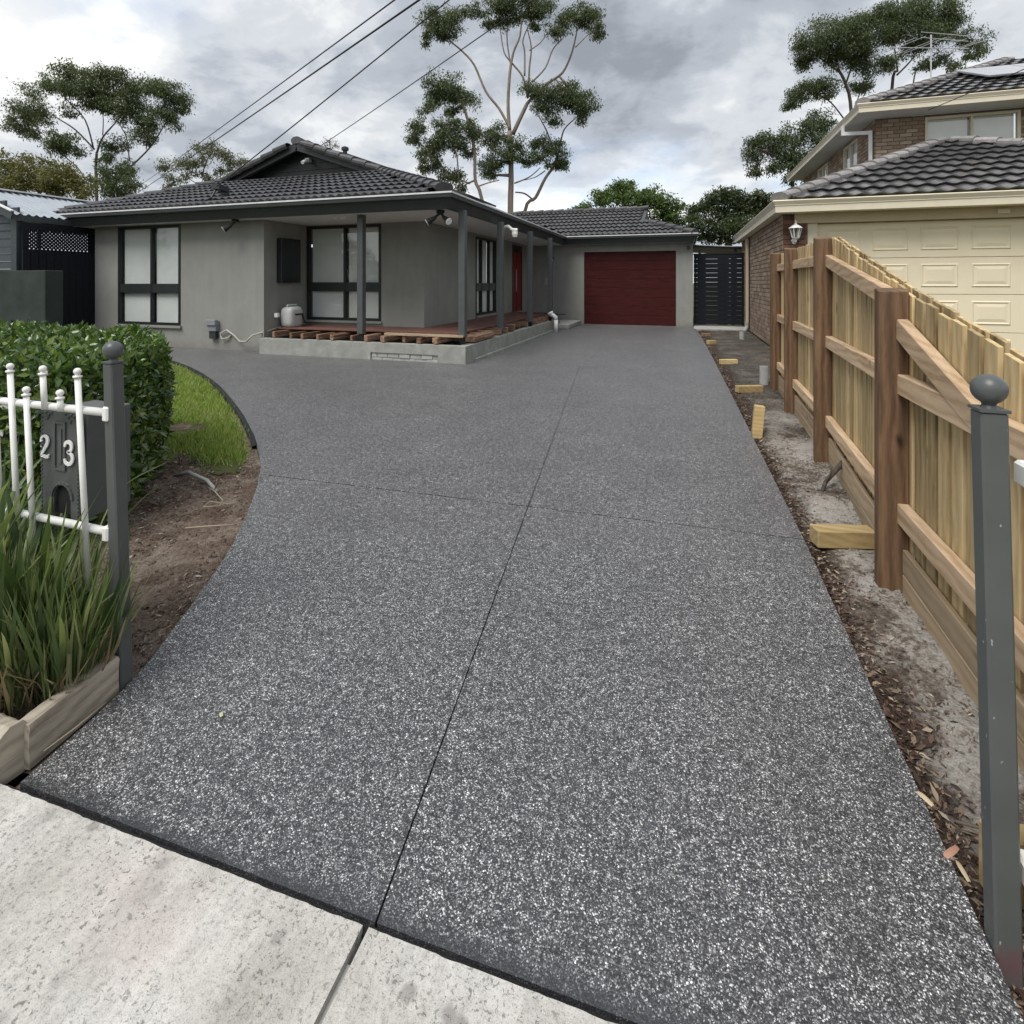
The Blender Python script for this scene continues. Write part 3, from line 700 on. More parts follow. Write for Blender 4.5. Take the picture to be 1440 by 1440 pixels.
lay_caps(LC, rf, cm, (-7.0, 11.22, RZ + 3.42 * S + .02), (-9.5, 11.22, RZ + 5.92 * S + .02), .40)
lay_caps(LC, rf, cm, (-12.0, 11.22, RZ + 3.42 * S + .0), (-9.5, 11.22, RZ + 5.92 * S + .0), .40)
lay_caps(LC, rf, cm, (-9.5, 11.2, RZ + 5.92 * S + .03), (-9.5, 16, RZ + 5.92 * S + .03), .40)
LC.finish()
gz = RZ + 3.62 * S; az_ = RZ + 5.92 * S
MB().extrude([(-11.8, 11.56, gz - .02), (-7.2, 11.56, gz - .02), (-9.5, 11.56, az_ - .03)], (0, .05, 0)).build('gable_wall', M['frame_dark'], house)
mbg = MB()
for k in range(4): mbg.box(-11.5 + k * .55, -7.5 - k * .55, 11.535, 11.558, gz + .0 + k * .19, gz + .02 + k * .19)
mbg.build('gable_cladding', M['fascia'], house)
MB().bar((-12.0, 11.24, gz - .12), (-9.5, 11.24, az_ - .12 + .03), .05, .20).build('barge_board', M['fascia'], house)
MB().bar((-7.0, 11.24, gz - .12), (-9.5, 11.24, az_ - .12 + .03), .05, .20).build('barge_board', M['fascia'], house)
cm_ = MB().box(-9.40, -9.28, 11.42, 11.54, 4.50, 4.60).build('security_camera', M['white_trim'], house)
MB().tube([(-9.34, 11.42, 4.53), (-9.33, 11.24, 4.44)], .045, 10).build('camera_body', M['white_trim'], cm_)
# roof fittings
MB().lathe((-8.94, 12.5, 4.68), [(.06, 0), (.06, .34), (.10, .345), (.10, .42), (.04, .45)], 12).build('vent_pipe', M['fascia'], house)
pnl = V((-1, 0, S)).normalized(); up_ = V((S, 0, 1)).normalized()
for i in range(3):
    mb = MB(); a = V((-4.75 - i * 1.12, 11.35, RZ + S * (1.17 + i * 1.12) + .13)); b = a + pnl * 1.15
    mb.add([a, a + V((0, 1.9, 0)), b + V((0, 1.9, 0)), b] + [q + up_ * .045 for q in (a, a + V((0, 1.9, 0)), b + V((0, 1.9, 0)), b)],
           [(0, 1, 2, 3), (7, 6, 5, 4), (0, 4, 5, 1), (1, 5, 6, 2), (2, 6, 7, 3), (3, 7, 4, 0)])
    mb.build('solar_panel', M['fascia'], house)
MB().bar((-4.6, 11.5, RZ + S * 1.02 + .06), (-8.2, 11.5, RZ + S * 4.62 + .06), .04, .04).build('panel_rail', M['alu'], house)
# verandah posts
for x, y, zb, zt in ((-5.53, 8.22, .37, EZ), (-3.56, 8.26, .37, EZ), (-3.52, 10.1, .35, EZ), (-3.50, 12.2, .35, EZ), (-3.48, 14.15, .35, EZ)):
    p = MB().box(x - .058, x + .058, y - .058, y + .058, zb + .05, zt).build('verandah_post', M['post_paint'], house, bevel=.004)
    MB().box(x - .045, x + .045, y - .02, y + .02, zb - .07, zb + .05).build('post_bracket', M['black'], p)
# wall fittings
mx_ = MB().lbox((-7.75, 8.58, 0), (0, 1, 0), (1, 0, 0), 0, .56, 0, .13, 1.34, 2.24).build('meter_box', M['meter'], house, bevel=.01)
MB().lbox((-7.75, 8.58, 0), (0, 1, 0), (1, 0, 0), .03, .53, .131, .142, 1.38, 2.20).build('meter_door', M['meter'], mx_, bevel=.004)
MB().lbox((-7.75, 8.58, 0), (0, 1, 0), (1, 0, 0), .24, .30, .143, .155, 2.08, 2.14).build('meter_latch', M['fascia'], mx_)
gb = MB().box(-9.08, -8.85, 8.15, 8.25, .37, .58).build('socket_box', M['grey_box'], house, bevel=.008)
MB().box(-9.09, -8.84, 8.12, 8.20, .49, .60).build('socket_lid', M['grey_box'], gb, bevel=.008)
MB().box(-9.04, -8.88, 8.17, 8.25, .22, .37).build('socket_cover', M['fascia'], gb)
def spot(O, arms):
    s_ = MB().lathe(V(O) - V((0, 0, .05)), [(.07, 0), (.07, .05)], 12).build('flood_light', M['black'], house)
    for dx, dy in arms:
        a = V(O) + V((0, 0, -.04)); b = a + V((dx * .10, dy * .10, -.10)); c = b + V((dx * .10, dy * .10, -.07))
        MB().tube([a, b], .022, 8).tube([b - (c - b) * .3, b + (c - b) * .4, c], [.03, .045, .065], 12).build('lamp_arm', M['black'], s_)
        MB().tube([c, c + (c - b) * .06], [.062, .058], 12).build('lamp_lens', M['lamp_glass'], s_)
spot((-3.90, 8.10, EZ), [(-1.0, -.5), (1.0, -.5)])
spot((-8.25, 8.05, EZ), [(-.7, -.7)])
sm_ = MB().lathe((-6.02, 8.35, EZ - .035), [(.045, 0), (.06, .035)], 12).build('soffit_light', M['white_trim'], house)
MB().lathe((-6.22, 8.4, EZ - .03), [(.05, 0), (.06, .03)], 12).build('soffit_light', M['lamp_glass'], house)
wl = MB().tube([(-3.70, 10.55, 2.52), (-3.50, 10.55, 2.53), (-3.42, 10.55, 2.46), (-3.30, 10.55, 2.45)], .035, 10).build('wall_light', M['white_trim'], house)
MB().lathe((-3.36, 10.55, 2.30), [(.05, 0), (.065, .06), (.06, .12)], 12).build('lamp_lens', M['lamp_glass'], wl)
sc_ = MB().box(-4.16, -4.06, 16.84, 17.0, 2.10, 2.16).build('wall_lantern', M['black'], house)
MB().lathe((-4.11, 16.82, 1.94), [(.05, 0), (.07, .16), (.03, .2)], 10).build('lamp_glass', M['lamp_glass'], sc_)
MB().lbox((-4.36, 17.0, 0), (1, 0, 0), (0, -1, 0), 0, .13, 0, .04, 1.28, 1.50).build('door_bell', M['pvc_grey'], house)
MB().lbox((-1.1, 17.0, 0), (1, 0, 0), (0, -1, 0), 1.22, 1.32, 0, .12, 2.38, 2.46).build('motion_sensor', M['fascia'], house)
# power connection bracket on the roof edge
br = MB().box(-9.16, -9.04, 8.55, 8.67, 3.05, 3.30).build('service_bracket', M['fascia'], house)
MB().bar((-9.1, 8.6, 3.28), (-9.02, 8.3, 3.30), .16, .1).build('junction_box', M['fascia'], br)
MB().tube([(-9.05, 8.35, 3.26), (-9.02, 8.2, 3.05), (-9.0, 7.86, 2.86)], .022, 8).build('conduit', M['black'], br)

def superdrum(mb, c, a, b, h, e, n=28, m=18):
    pw = lambda t: math.copysign(abs(t) ** e, t); base = len(mb.v)
    for i in range(m + 1):
        ph = -math.pi / 2 + math.pi * i / m; cp_, sp_ = max(.001, pw(math.cos(ph))), pw(math.sin(ph))
        for k in range(n):
            t = 2 * math.pi * k / n; mb.v.append(V((c[0] + a * cp_ * pw(math.cos(t)), c[1] + b * cp_ * pw(math.sin(t)), c[2] + h * sp_)))
    for i in range(m):
        for k in range(n): q = base + i * n; mb.f.append((q + k, q + (k + 1) % n, q + n + (k + 1) % n, q + n + k))
    return mb
# ------------------------------------------------------------------ verandah deck, half stripped
deck = thing('deck', 'verandah deck of red brown boards on a rendered plinth with bare joist ends', 'deck', (-5, 9, 0))
pl = MB().wall((-7.62, 8.0, 0), (1, 0, 0), (0, -1, 0), 4.22, -.05, .29, [(2.42, 3.72, -.05, .125)], .16)
pl.quad((-7.62, 8.0, .29), (-3.40, 8.0, .29), (-3.40, 8.16, .29), (-7.62, 8.16, .29))
pl.build('plinth', M['plinth'], deck)
MB().wall((-3.40, 8.0, 0), (0, 1, 0), (1, 0, 0), 6.4, -.05, .29, [], .16).quad((-3.40, 8.16, .29), (-3.40, 14.4, .29), (-3.56, 14.4, .29), (-3.56, 8.16, .29)).quad((-3.4, 14.4, -.05), (-3.56, 14.4, -.05), (-3.56, 14.4, .29), (-3.4, 14.4, .29)).build('plinth', M['plinth'], deck)
MB().box(-5.21, -3.89, 8.028, 8.13, -.05, .13).build('mortar_bed', M['plinth'], deck)
for i in range(6):
    for r in range(2):
        x0 = -5.19 + i * .215 - r * .10; x1 = min(x0 + .206, -3.91)
        MB().box(max(x0, -5.19) + rnd.uniform(0, .006), x1, 8.010 + rnd.uniform(0, .016), 8.12, -.04 + r * .083, .034 + r * .083).build('brick', M['concrete'], deck, bevel=.007)
MB().box(-3.40, -3.365, 8.4, 14.2, -.05, .05).build('plinth_skirt', M['plinth'], deck, bevel=.012)
for i in range(11):
    y = 8.52 + i * .094
    MB().box(-7.70, -3.78 - .02 * rnd.random(), y, y + .088, .425, .447).build('deck_board', M['deck'], deck, bevel=.003)
for i in range(12):
    x = -4.89 + i * .094
    MB().box(x, x + .088, 9.56, 15.4 - .03 * rnd.random(), .425, .447).build('deck_board', M['deck'], deck, bevel=.003)
for x in (-7.42, -7.02, -6.70, -6.36, -6.05, -5.68, -5.34, -5.0, -4.62, -4.30, -3.98):
    w_ = rnd.uniform(.045, .085); o_ = rnd.uniform(-.05, .04)
    mb = MB().box(x - w_ / 2, x + w_ / 2, 8.10 + o_, 9.3, .30, .30 + rnd.uniform(.085, .115))
    if rnd.random() < .55: mb.box(x - w_ / 2 - .05, x - w_ / 2 - .006, 8.16 + o_, 8.6, .31, .405)
    mb.build('joist', M['joist'], deck, bevel=.006)
for i in range(15):
    y = 8.75 + i * .40 + rnd.uniform(-.04, .04); w_ = rnd.uniform(.07, .10)
    MB().box(-4.7, -3.47 + rnd.uniform(-.12, .04), y - w_ / 2, y + w_ / 2, .30, .42).build('joist', M['joist_x'], deck, bevel=.006)
MB().box(-4.85, -3.45, 14.55, 15.2, .02, .24).build('plinth', M['plinth'], deck)
MB().box(-3.62, -3.42, 8.45, 9.5, .31, .41).build('bearer', M['joist'], deck, bevel=.006)
tag(MB().bar((-4.98, 8.13, .445), (-3.52, 8.22, .435), .10, .035).build('loose_plank', M['plank']), 'pale loose plank lying across the bare joist ends near the corner post', 'plank')
tag(MB().box(-4.25, -3.15, 14.60, 14.68, .435, .46).build('loose_batten', M['frame_dark']), 'dark thin batten lying past the far end of the deck', 'batten')
hr = thing('hose_reel', 'pale grey plastic hose reel against the recessed wall above the deck', 'hose reel', (-7.5, 8.78, .42))
superdrum(MB(), (-7.55, 8.79, .645), .155, .20, .215, .5).build('reel_case', M['reel'], hr, smooth=True)
MB().tube([(-7.55, 8.66, .83), (-7.55, 8.66, .89), (-7.55, 8.92, .89), (-7.55, 8.92, .83)], .018, 8).build('carry_handle', M['reel'], hr)
MB().box(-7.405, -7.385, 8.70, 8.92, .69, .72).bar((-7.38, 8.90, .70), (-7.36, 8.93, .52), .025, .03).build('crank', M['black'], hr)
MB().box(-7.70, -7.62, 8.46, 8.52, .66, .74).build('hose_bracket', M['white_trim'], hr)
tag(MB().tube([(-7.68, 8.62, .45), (-7.85, 8.06, .33), (-8.05, 8.12, .20), (-8.25, 8.16, .19), (-8.42, 8.19, .30), (-8.62, 8.20, .40), (-8.78, 8.2, .33), (-8.74, 8.19, .22), (-8.60, 8.21, .24), (-8.55, 8.24, .30)], .018, 8).build('garden_hose', M['hose'], smooth=True), 'pale garden hose looping from the wall tap to the reel', 'hose')
tag(MB().lathe((-3.27, 13.95, 0), [(.055, 0), (.055, .33)], 14).tube([(-3.27, 13.95, .33), (-3.28, 13.95, .40), (-3.34, 13.95, .45), (-3.42, 13.95, .47)], .055, 14).tube([(-3.40, 13.95, .46), (-3.44, 13.95, .54)], [.06, .085], 14).build('drain_pipe', M['pvc'], smooth=True), 'white plastic elbow drain pipe at the far corner of the deck plinth', 'pipe')
tag(MB().box(-4.3, -3.12, 14.9, 16.85, 0, .13).build('concrete_step', M['concrete'], bevel=.015), 'low concrete step beside the red garage door', 'step')

# ------------------------------------------------------------------ left neighbour: carport, walls
cp = thing('carport', 'dark weatherboard carport with a zinc corrugated roof left of the house', 'carport', (-14.4, 7, 0))
for i in range(14):
    z = 1.0 + i * .155
    w_ = 1.75 if z < 2.75 else max(.1, 1.75 - (z - 2.72) / .36)
    MB().add([(-14.4 - w_, 6.95, z), (-14.4 + w_, 6.95, z), (-14.4 + w_, 6.97, z + .15), (-14.4 - w_, 6.97, z + .15), (-14.4 - w_, 7.0, z), (-14.4 + w_, 7.0, z), (-14.4 + w_, 7.0, z + .15), (-14.4 - w_, 7.0, z + .15)],
             [(0, 1, 2, 3), (7, 6, 5, 4), (4, 5, 1, 0), (3, 2, 6, 7), (5, 6, 2, 1), (4, 0, 3, 7)]).build('weatherboard', M['weatherboard'], cp)
MB().box(-12.75, -12.58, 6.90, 7.02, 0, 2.66).build('corner_post', M['weatherboard'], cp)
for i in range(3):
    MB().box(-12.62, -12.58, 7.05, 8.2, 1.15 + i * .155, 1.30 + i * .155).build('weatherboard', M['weatherboard'], cp)
mb = MB(); N = 56
def corr(sgn, x0, x1, z0, z1):
    b = len(mb.v); K = 8 * 40
    for i in range(K + 1):
        y = 6.8 + i * 5.5 / K; h = .02 * math.cos(i * math.pi / 4)
        mb.v.extend([V((x0, y, z0 + h)), V((x1, y, z1 + h))])
    for i in range(K): q = b + 2 * i; mb.f.append((q, q + 1, q + 3, q + 2))
corr(1, -14.4, -12.52, 3.38, 2.70); corr(-1, -14.4, -16.3, 3.38, 2.70)
mb.build('corrugated_roof', M['colorbond'], cp, smooth=True)
MB().bar((-14.4, 6.8, 3.40), (-14.4, 12.3, 3.40), .30, .03).build('ridge_cap', M['white_trim'], cp)
MB().bar((-12.48, 6.78, 2.66), (-14.4, 6.78, 3.355), .03, .16).build('barge_board', M['weatherboard'], cp)
MB().bar((-12.46, 6.77, 2.745), (-14.4, 6.77, 3.44), .06, .025).build('barge_flashing', M['white_trim'], cp)
MB().bar((-12.55, 6.9, 2.63), (-12.55, 12, 2.63), .05, .12).build('side_beam', M['weatherboard'], cp)
mb = MB(); nx = 22
for s_ in (1, -1):
    for i in range(-5, 19):
        y0 = 7.02 + i * .072; a = max(0, (7.02 - y0)); b = min(.40, (8.22 - y0))
        if b <= a + .02: continue
        za, zb = (2.02 + a, 2.02 + b) if s_ > 0 else (2.42 - a, 2.42 - b)
        mb.bar((-12.50 + .006 * s_, y0 + a, za), (-12.50 + .006 * s_, y0 + b, zb), .034, .008, up=(1, 0, 0))
mb.build('lattice', M['dark_gate'], cp)
MB().box(-12.52, -12.48, 6.95, 8.32, 1.97, 2.02).box(-12.52, -12.48, 6.95, 8.32, 2.42, 2.55).box(-12.52, -12.48, 8.18, 8.32, 2.02, 2.42).box(-12.52, -12.48, 6.95, 7.04, 2.02, 2.42).build('lattice_frame', M['dark_gate'], cp)
bw_ = MB().box(-17, -11.06, 6.5, 6.8, 0, 1.57).build('rendered_wall', M['dark_render'], bevel=.01)
tag(bw_, 'dark grey green rendered block wall behind the hedge', 'wall')
gt = thing('timber_gate', 'charcoal board gate below the lattice beside the grey house', 'gate', (-12.4, 7.6, 0))
for i in range(10): MB().box(-12.46, -12.42, 6.92 + i * .138, 7.05 + i * .138, .02, 1.968).build('gate_board', M['dark_gate'], gt, bevel=.004)
MB().box(-12.48, -12.462, 6.98, 8.2, .3, .42).box(-12.48, -12.462, 6.98, 8.2, 1.55, 1.67).build('gate_brace', M['dark_gate'], gt)

# ------------------------------------------------------------------ right neighbour: two-storey brick house
bh = thing('brick_house', 'two storey brown brick house with cream garage door and dark glossy tiled roofs', 'house', (4, 14, 0))
LB = Laid('brick', 300)
brick_cache = {}
def brick_me(L, mat):
    key = (round(L, 2), mat)
    if key not in brick_cache:
        me = MB().box(-key[0] / 2, key[0] / 2, -.05, .008, -.0405, .0405).mesh('brick', bevel=.004); me.materials.append(M[mat]); brick_cache[key] = me
    return brick_cache[key]
def bricks(parent, O, u, n, L, z0, z1, holes=(), mat='brick_brown', BL=.255, C=.093, hide=None):
    O = V(O); u = V(u); n = V(n); R3 = Matrix((u, n, u.cross(n))).transposed(); row = 0; z = z0 + C / 2
    while z + C / 2 <= z1 + .02:
        segs = [(0.0, L)]
        for h in holes:
            if h[2] < z < h[3]: segs = [q for a, b in segs for q in ((a, min(b, h[0])), (max(a, h[1]), b)) if q[1] - q[0] > .03]
        for a, b in segs:
            x = -(BL / 2 if row % 2 else 0)
            while x < b:
                s0, s1 = max(x, a), min(x + BL, b)
                if s1 - s0 > .04: LB.add(brick_me(s1 - s0 - .011, mat), parent, O + u * (s0 + s1) / 2 + n * rnd.uniform(.0, .003) + V((0, 0, z)), R3, .25 * abs(n.x * ST + n.y * CT + .25), hide)
                x += BL
        row += 1; z += C
hidf = lambda p: p[0] > 1086 and p[1] > 357
def bwall(O, u, n, L, z0, z1, holes=(), mat='brick_brown', hide=None):
    w = MB().wall(V(O) - V(n) * .006, u, n, L, z0, z1, holes).build('wall', M['mortar'], bh)
    bricks(w, O, u, n, L, z0, z1, holes, mat, hide=hide); return w
bwall((1.78, 18.0, 0), (0, -1, 0), (-1, 0, 0), 7.1, 0, 2.62, hide=hidf)
bwall((1.78, 10.9, 0), (1, 0, 0), (0, -1, 0), .41, 0, 2.62, mat='brick_red', hide=hidf)
bwall((4.55, 15.2, 0), (1, 0, 0), (0, -1, 0), 5.0, 3.6, 5.40, [(1.03, 2.88, 4.1, 5.34)], mat='brick_brown')
bwall((4.55, 23.2, 0), (0, -1, 0), (-1, 0, 0), 8.0, 3.9, 5.40, [(5.3, 6.6, 4.2, 5.30), (2.2, 3.5, 4.2, 5.30)], mat='brick_brown')
window(bh, (5.58, 15.2, 0), (1, 0, 0), (0, -1, 0), 1.85, 4.1, 5.34, [.93], None, 'cream', .06)
window(bh, (4.55, 17.9, 0), (0, -1, 0), (-1, 0, 0), 1.3, 4.2, 5.30, [.65], None, 'cream', .05)
window(bh, (4.55, 21.0, 0), (0, -1, 0), (-1, 0, 0), 1.3, 4.2, 5.30, [.65], None, 'cream', .05)
MB().box(1.97, 7.2, 10.872, 11.1, 2.44, 2.615).build('beam', M['beige'], bh)
MB().box(2.19, 2.36, 10.93, 11.08, 0, 2.44).build('jamb', M['cream'], bh, bevel=.006)
gdr = MB().box(2.36, 7.1, 11.06, 11.09, 0, 2.44).build('garage_door', M['cream'], bh)
for r in range(4):
    z0 = 2.43 - (r + 1) * .645
    sec = MB().box(2.365, 7.1, 11.02, 11.06, z0 + .004, z0 + .641).build('door_section', M['cream_door'], gdr, bevel=.004)
    for c in range(6):
        x0 = 2.515 + c * .73
        mb = MB(); zb, zt = z0 + .13, z0 + .535; x1 = x0 + .55
        # raised field with a sloped margin inside a sunk moulding
        rings = [(0, 11.0195), (.018, 11.004), (.045, 11.017), (.10, 11.006)]
        vs_ = []
        for ins, y in rings: vs_ += [(x0 + ins, y, zb + ins), (x1 - ins, y, zb + ins), (x1 - ins, y, zt - ins), (x0 + ins, y, zt - ins)]
        fs_ = [(4 * k + i, 4 * k + (i + 1) % 4, 4 * k + 4 + (i + 1) % 4, 4 * k + 4 + i) for k in range(3) for i in range(4)] + [(12, 13, 14, 15)]
        mb.add(vs_, fs_).build('raised_panel', M['cream_door'], sec)
GP = [(1.6, 18.4), (1.6, 10.55), (10, 10.55)]
OG = [(-.03, .0), (.035, .0), (.05, -.02), (.03, -.055), (.012, -.085), (.012, -.10), (-.03, -.10)]
MB().eave(GP, [(o, 2.835 + h) for o, h in OG]).build('gutter', M['cream'], bh)
MB().eave(GP, [(.0, 2.733), (.0, 2.615), (-.03, 2.615), (-.03, 2.733)]).build('fascia', M['cream'], bh)
MB().box(1.62, 1.79, 10.57, 18.35, 2.618, 2.63).box(1.79, 9.9, 10.57, 10.95, 2.618, 2.63).build('soffit', M['cream'], bh)
UP = [(4.0, 23.6), (4.0, 14.5), (13, 14.5)]
MB().eave(UP, [(o, 5.61 + h) for o, h in OG]).build('gutter', M['cream'], bh)
MB().eave(UP, [(.0, 5.508), (.0, 5.40), (-.03, 5.40), (-.03, 5.508)]).build('fascia', M['cream'], bh)
MB().box(4.02, 4.56, 14.52, 23.5, 5.405, 5.42).box(4.56, 12.9, 14.52, 15.22, 5.405, 5.42).build('soffit', M['soffit'], bh)
S2 = .43; S3 = .457
lr = MB().quad((1.6, 10.55, 2.81), (10, 10.55, 2.81), (5.8, 14.75, 2.81 + 4.2 * S2)).quad((1.6, 18.4, 2.81), (1.6, 10.55, 2.81), (5.8, 14.75, 2.81 + 4.2 * S2), (5.8, 18.4, 2.81 + 4.2 * S2)).build('roof', M['brown_black_tile'], bh)
ur = MB().quad((4, 14.5, 5.59), (15, 14.5, 5.59), (9.5, 20, 5.59 + 5.5 * S3)).quad((4, 25.5, 5.59), (4, 14.5, 5.59), (9.5, 20, 5.59 + 5.5 * S3)).build('roof', M['brown_black_tile'], bh)
tm2 = tile_mesh('roof_tile', .27, .47, 1, .03, 'brown_black_tile'); LT2 = Laid('roof_tile', 300)
lay_tiles(LT2, lr, tm2, (1.6, 10.52, 2.81), (1, 0, 0), (0, 1, S2), .27, .47, 31, 10, lambda p: 1.62 + (p.y - 10.55) < p.x < 9.98 - (p.y - 10.55))
lay_tiles(LT2, ur, tm2, (4.0, 14.47, 5.59), (1, 0, 0), (0, 1, S3), .27, .47, 41, 13, lambda p: 4.02 + (p.y - 14.5) < p.x < 12)
LT2.finish()
cm2 = cap_mesh('ridge_tile', .42, .16, 'ridge_cap'); LC2 = Laid('ridge_tile', 300)
lay_caps(LC2, lr, cm2, (1.68, 10.64, 2.86), (5.8, 14.75, 2.85 + 4.2 * S2), .42); lay_caps(LC2, lr, cm2, (9.9, 10.65, 2.85), (5.8, 14.75, 2.85 + 4.2 * S2), .42)
lay_caps(LC2, ur, cm2, (4.1, 14.6, 5.64), (9.5, 20, 5.63 + 5.5 * S3), .42)
LC2.finish()
for x in (7.15, 8.35, 9.55):
    a = V((x, 15.9, 5.59 + 1.4 * S3 + .16)); vv = V((0, 1, S3)).normalized() * 1.85; nn = V((0, -S3, 1)).normalized() * .04; uu = V((1.17, 0, 0))
    MB().add([a, a + uu, a + uu + vv, a + vv, a + nn, a + uu + nn, a + uu + vv + nn, a + vv + nn], [(3, 2, 1, 0), (4, 5, 6, 7), (0, 1, 5, 4), (1, 2, 6, 5), (2, 3, 7, 6), (3, 0, 4, 7)]).build('solar_panel', M['panel'], bh)
MB().bar((3.98, 15.75, 5.44), (3.98, 15.75, 5.18), .09, .06).bar((3.98, 15.72, 5.22), (4.47, 15.32, 5.10), .06, .09).bar((4.47, 15.30, 5.14), (4.47, 15.30, 3.95), .09, .06).build('downpipe', M['white_trim'], bh)
dp = MB().bar((1.72, 16.1, 2.62), (1.72, 16.1, .22), .10, .07).build('downpipe', M['beige'], bh)
MB().tube([(1.72, 16.1, .24), (1.72, 16.1, .10), (1.66, 16.0, .02), (1.62, 15.94, -.03)], .052, 10).build('elbow', M['pvc_grey'], dp)
MB().tube([(1.75, 15.86, 2.58), (1.75, 15.86, .05)], .018, 6).build('gas_pipe', M['fascia'], bh)
ln = MB().tube([(1.96, 10.88, 2.12), (1.96, 10.80, 2.06), (1.96, 10.72, 2.10), (1.96, 10.72, 2.15)], .016, 8).lathe((1.96, 10.885, 2.12), [(.02, -.06), (.05, 0), (.02, .06)], 10).build('wall_lantern', M['white_trim'], bh)
MB().lathe((1.96, 10.72, 2.13), [(.03, 0), (.055, .02), (.065, .035)], 8).lathe((1.96, 10.72, 2.335), [(.125, 0), (.07, .045), (.03, .07), (.012, .10), (.018, .12), (.004, .15)], 8).build('lantern_cap', M['white_trim'], ln)
mb = MB()
for k in range(6):
    a = math.pi * 2 * k / 6; c_, s_ = math.cos(a), math.sin(a)
    mb.bar((1.96 + .058 * c_, 10.72 + .058 * s_, 2.165), (1.96 + .098 * c_, 10.72 + .098 * s_, 2.335), .012, .012)
mb.build('lantern_frame', M['white_trim'], ln)
MB().lathe((1.96, 10.72, 2.166), [(.052, 0), (.088, .168)], 6).build('lantern_glass', M['glass'], ln)
MB().box(5.0, 5.16, 10.84, 10.9, 2.50, 2.57).build('sensor_light', M['cream'], bh)
LB.finish()
at_ = thing('tv_antenna', 'thin silver rooftop television antenna on the upper roof of the brick house', 'antenna', (6.3, 16.8, 6.6))
MB().tube([(6.3, 16.8, 6.55), (6.3, 16.8, 7.95)], .017, 6).build('mast', M['alu'], at_)
MB().tube([(5.2, 16.3, 7.55), (7.3, 17.2, 7.62)], .012, 6).build('boom', M['alu'], at_)
for i in range(8):
    t = i / 7; c = V((5.25 + 2.0 * t, 16.32 + .86 * t, 7.55 + .07 * t + (.06 if i % 2 else 0))); h = V((.42, -.97, 0)).normalized() * (.55 - .2 * t) + V((.5, .1, 0)) * .3
    MB().tube([c - h, c + h], .008, 5).build('element', M['alu'], at_)
for z in (7.72, 7.86): MB().tube([(5.9, 16.3, z), (7.2, 17.0, z + .02)], .008, 5).build('element', M['alu'], at_)

# ------------------------------------------------------------------ side gate and pergola
sg = thing('side_gate', 'charcoal horizontal slat gate between the red garage and the brick wall', 'gate', (1.04, 17.3, 0))
for i in range(15): MB().box(.325, 1.755, 17.28, 17.30, .07 + i * .143, .07 + i * .143 + .1365).build('gate_slat', M['dark_gate'], sg)
for a, b in ((.36, .40), (.44, .68), (1.02, 1.30), (1.40, 1.50), (1.70, 1.755)): MB().box(a, b, 17.305, 17.34, .05, 2.22).build('gate_post', M['dark_gate'], sg)
MB().box(.31, 1.77, 17.27, 17.345, 2.205, 2.24).build('gate_rail', M['dark_gate'], sg)
pg = thing('pergola', 'dark flat roofed pergola rising behind the slat gate', 'pergola', (1.2, 20, 0))
MB().add([(.35, 18.6, 2.52), (2.2, 18.6, 2.40), (2.2, 22, 2.40), (.35, 22, 2.52), (.35, 18.6, 2.60), (2.2, 18.6, 2.48), (2.2, 22, 2.48), (.35, 22, 2.60)], [(3, 2, 1, 0), (4, 5, 6, 7), (0, 1, 5, 4), (1, 2, 6, 5), (2, 3, 7, 6), (3, 0, 4, 7)]).build('roof_sheet', M['fascia'], pg)
MB().bar((.3, 18.57, 2.60), (2.25, 18.57, 2.48), .05, .03).build('edge_flashing', M['colorbond'], pg)
for x in (.5, 1.6): MB().box(x, x + .09, 18.65, 18.74, 0, 2.45).build('post', M['fascia'], pg)
tag(MB().box(.32, 1.77, 16.2, 17.27, -.08, .012).build('gate_slab', M['concrete'], bevel=.01), 'plain concrete slab in front of the charcoal slat gate', 'slab')

# ------------------------------------------------------------------ timber paling fence
fence = thing('timber_fence', 'new pale pine paling fence with red brown posts raking down to the street', 'fence', (1.0, 4.5, 0))
FPOST = [(.80, .98, .93), (.84, 2.76, 1.31), (.97, 4.57, 1.685), (1.03, 6.18, 1.70), (1.075, 7.45, 1.715)]
def fx(y):
    for (x1, y1, _), (x2, y2, _) in zip(FPOST, FPOST[1:]):
        if y <= y2: return x1 + (x2 - x1) * (y - y1) / (y2 - y1)
    return FPOST[-1][0] + (y - 7.45) * .03
def ftop(y): return 1.13 + .2175 * (y - 1.98) if y < 4.6 else 1.70 + .005 * (y - 4.6)
for x, y, zt in FPOST:
    mb = MB().box(x, x + .115, y, y + .065, -.12, zt)
    for i in (6, 7): mb.v[i].z += .016
    mb.build('post', M['fence_post'], fence, bevel=.004)
for (x1, y1, _), (x2, y2, _) in zip(FPOST, FPOST[1:]):
    i = y1
    if y1 < 1: tops = [(1.0, .66, 1.19), None]
    a0, a1 = V((x1 + .093, y1 + .055, 0)), V((x2 + .093, y2 + .010, 0))
    def rail(za, zb, t0=0, t1=1, jit=0):
        a = a0.lerp(a1, t0); b = a0.lerp(a1, t1); MB().bar(a + V((jit, 0, za - .045)), b + V((jit, 0, zb - .045)), .045, .09).build('rail', M['rail'], fence, bevel=.004)
    rail(.34 if y1 > 2 else .365, .33 if y1 > 2 else .365); rail(.945, .94)
    if y1 < 1: rail(.985 - .06, 1.19, .55, 1.0, -.004)
    elif y1 < 3: rail(1.30, 1.56)
    else: rail(1.57, 1.58)
y = 1.0; k = 0
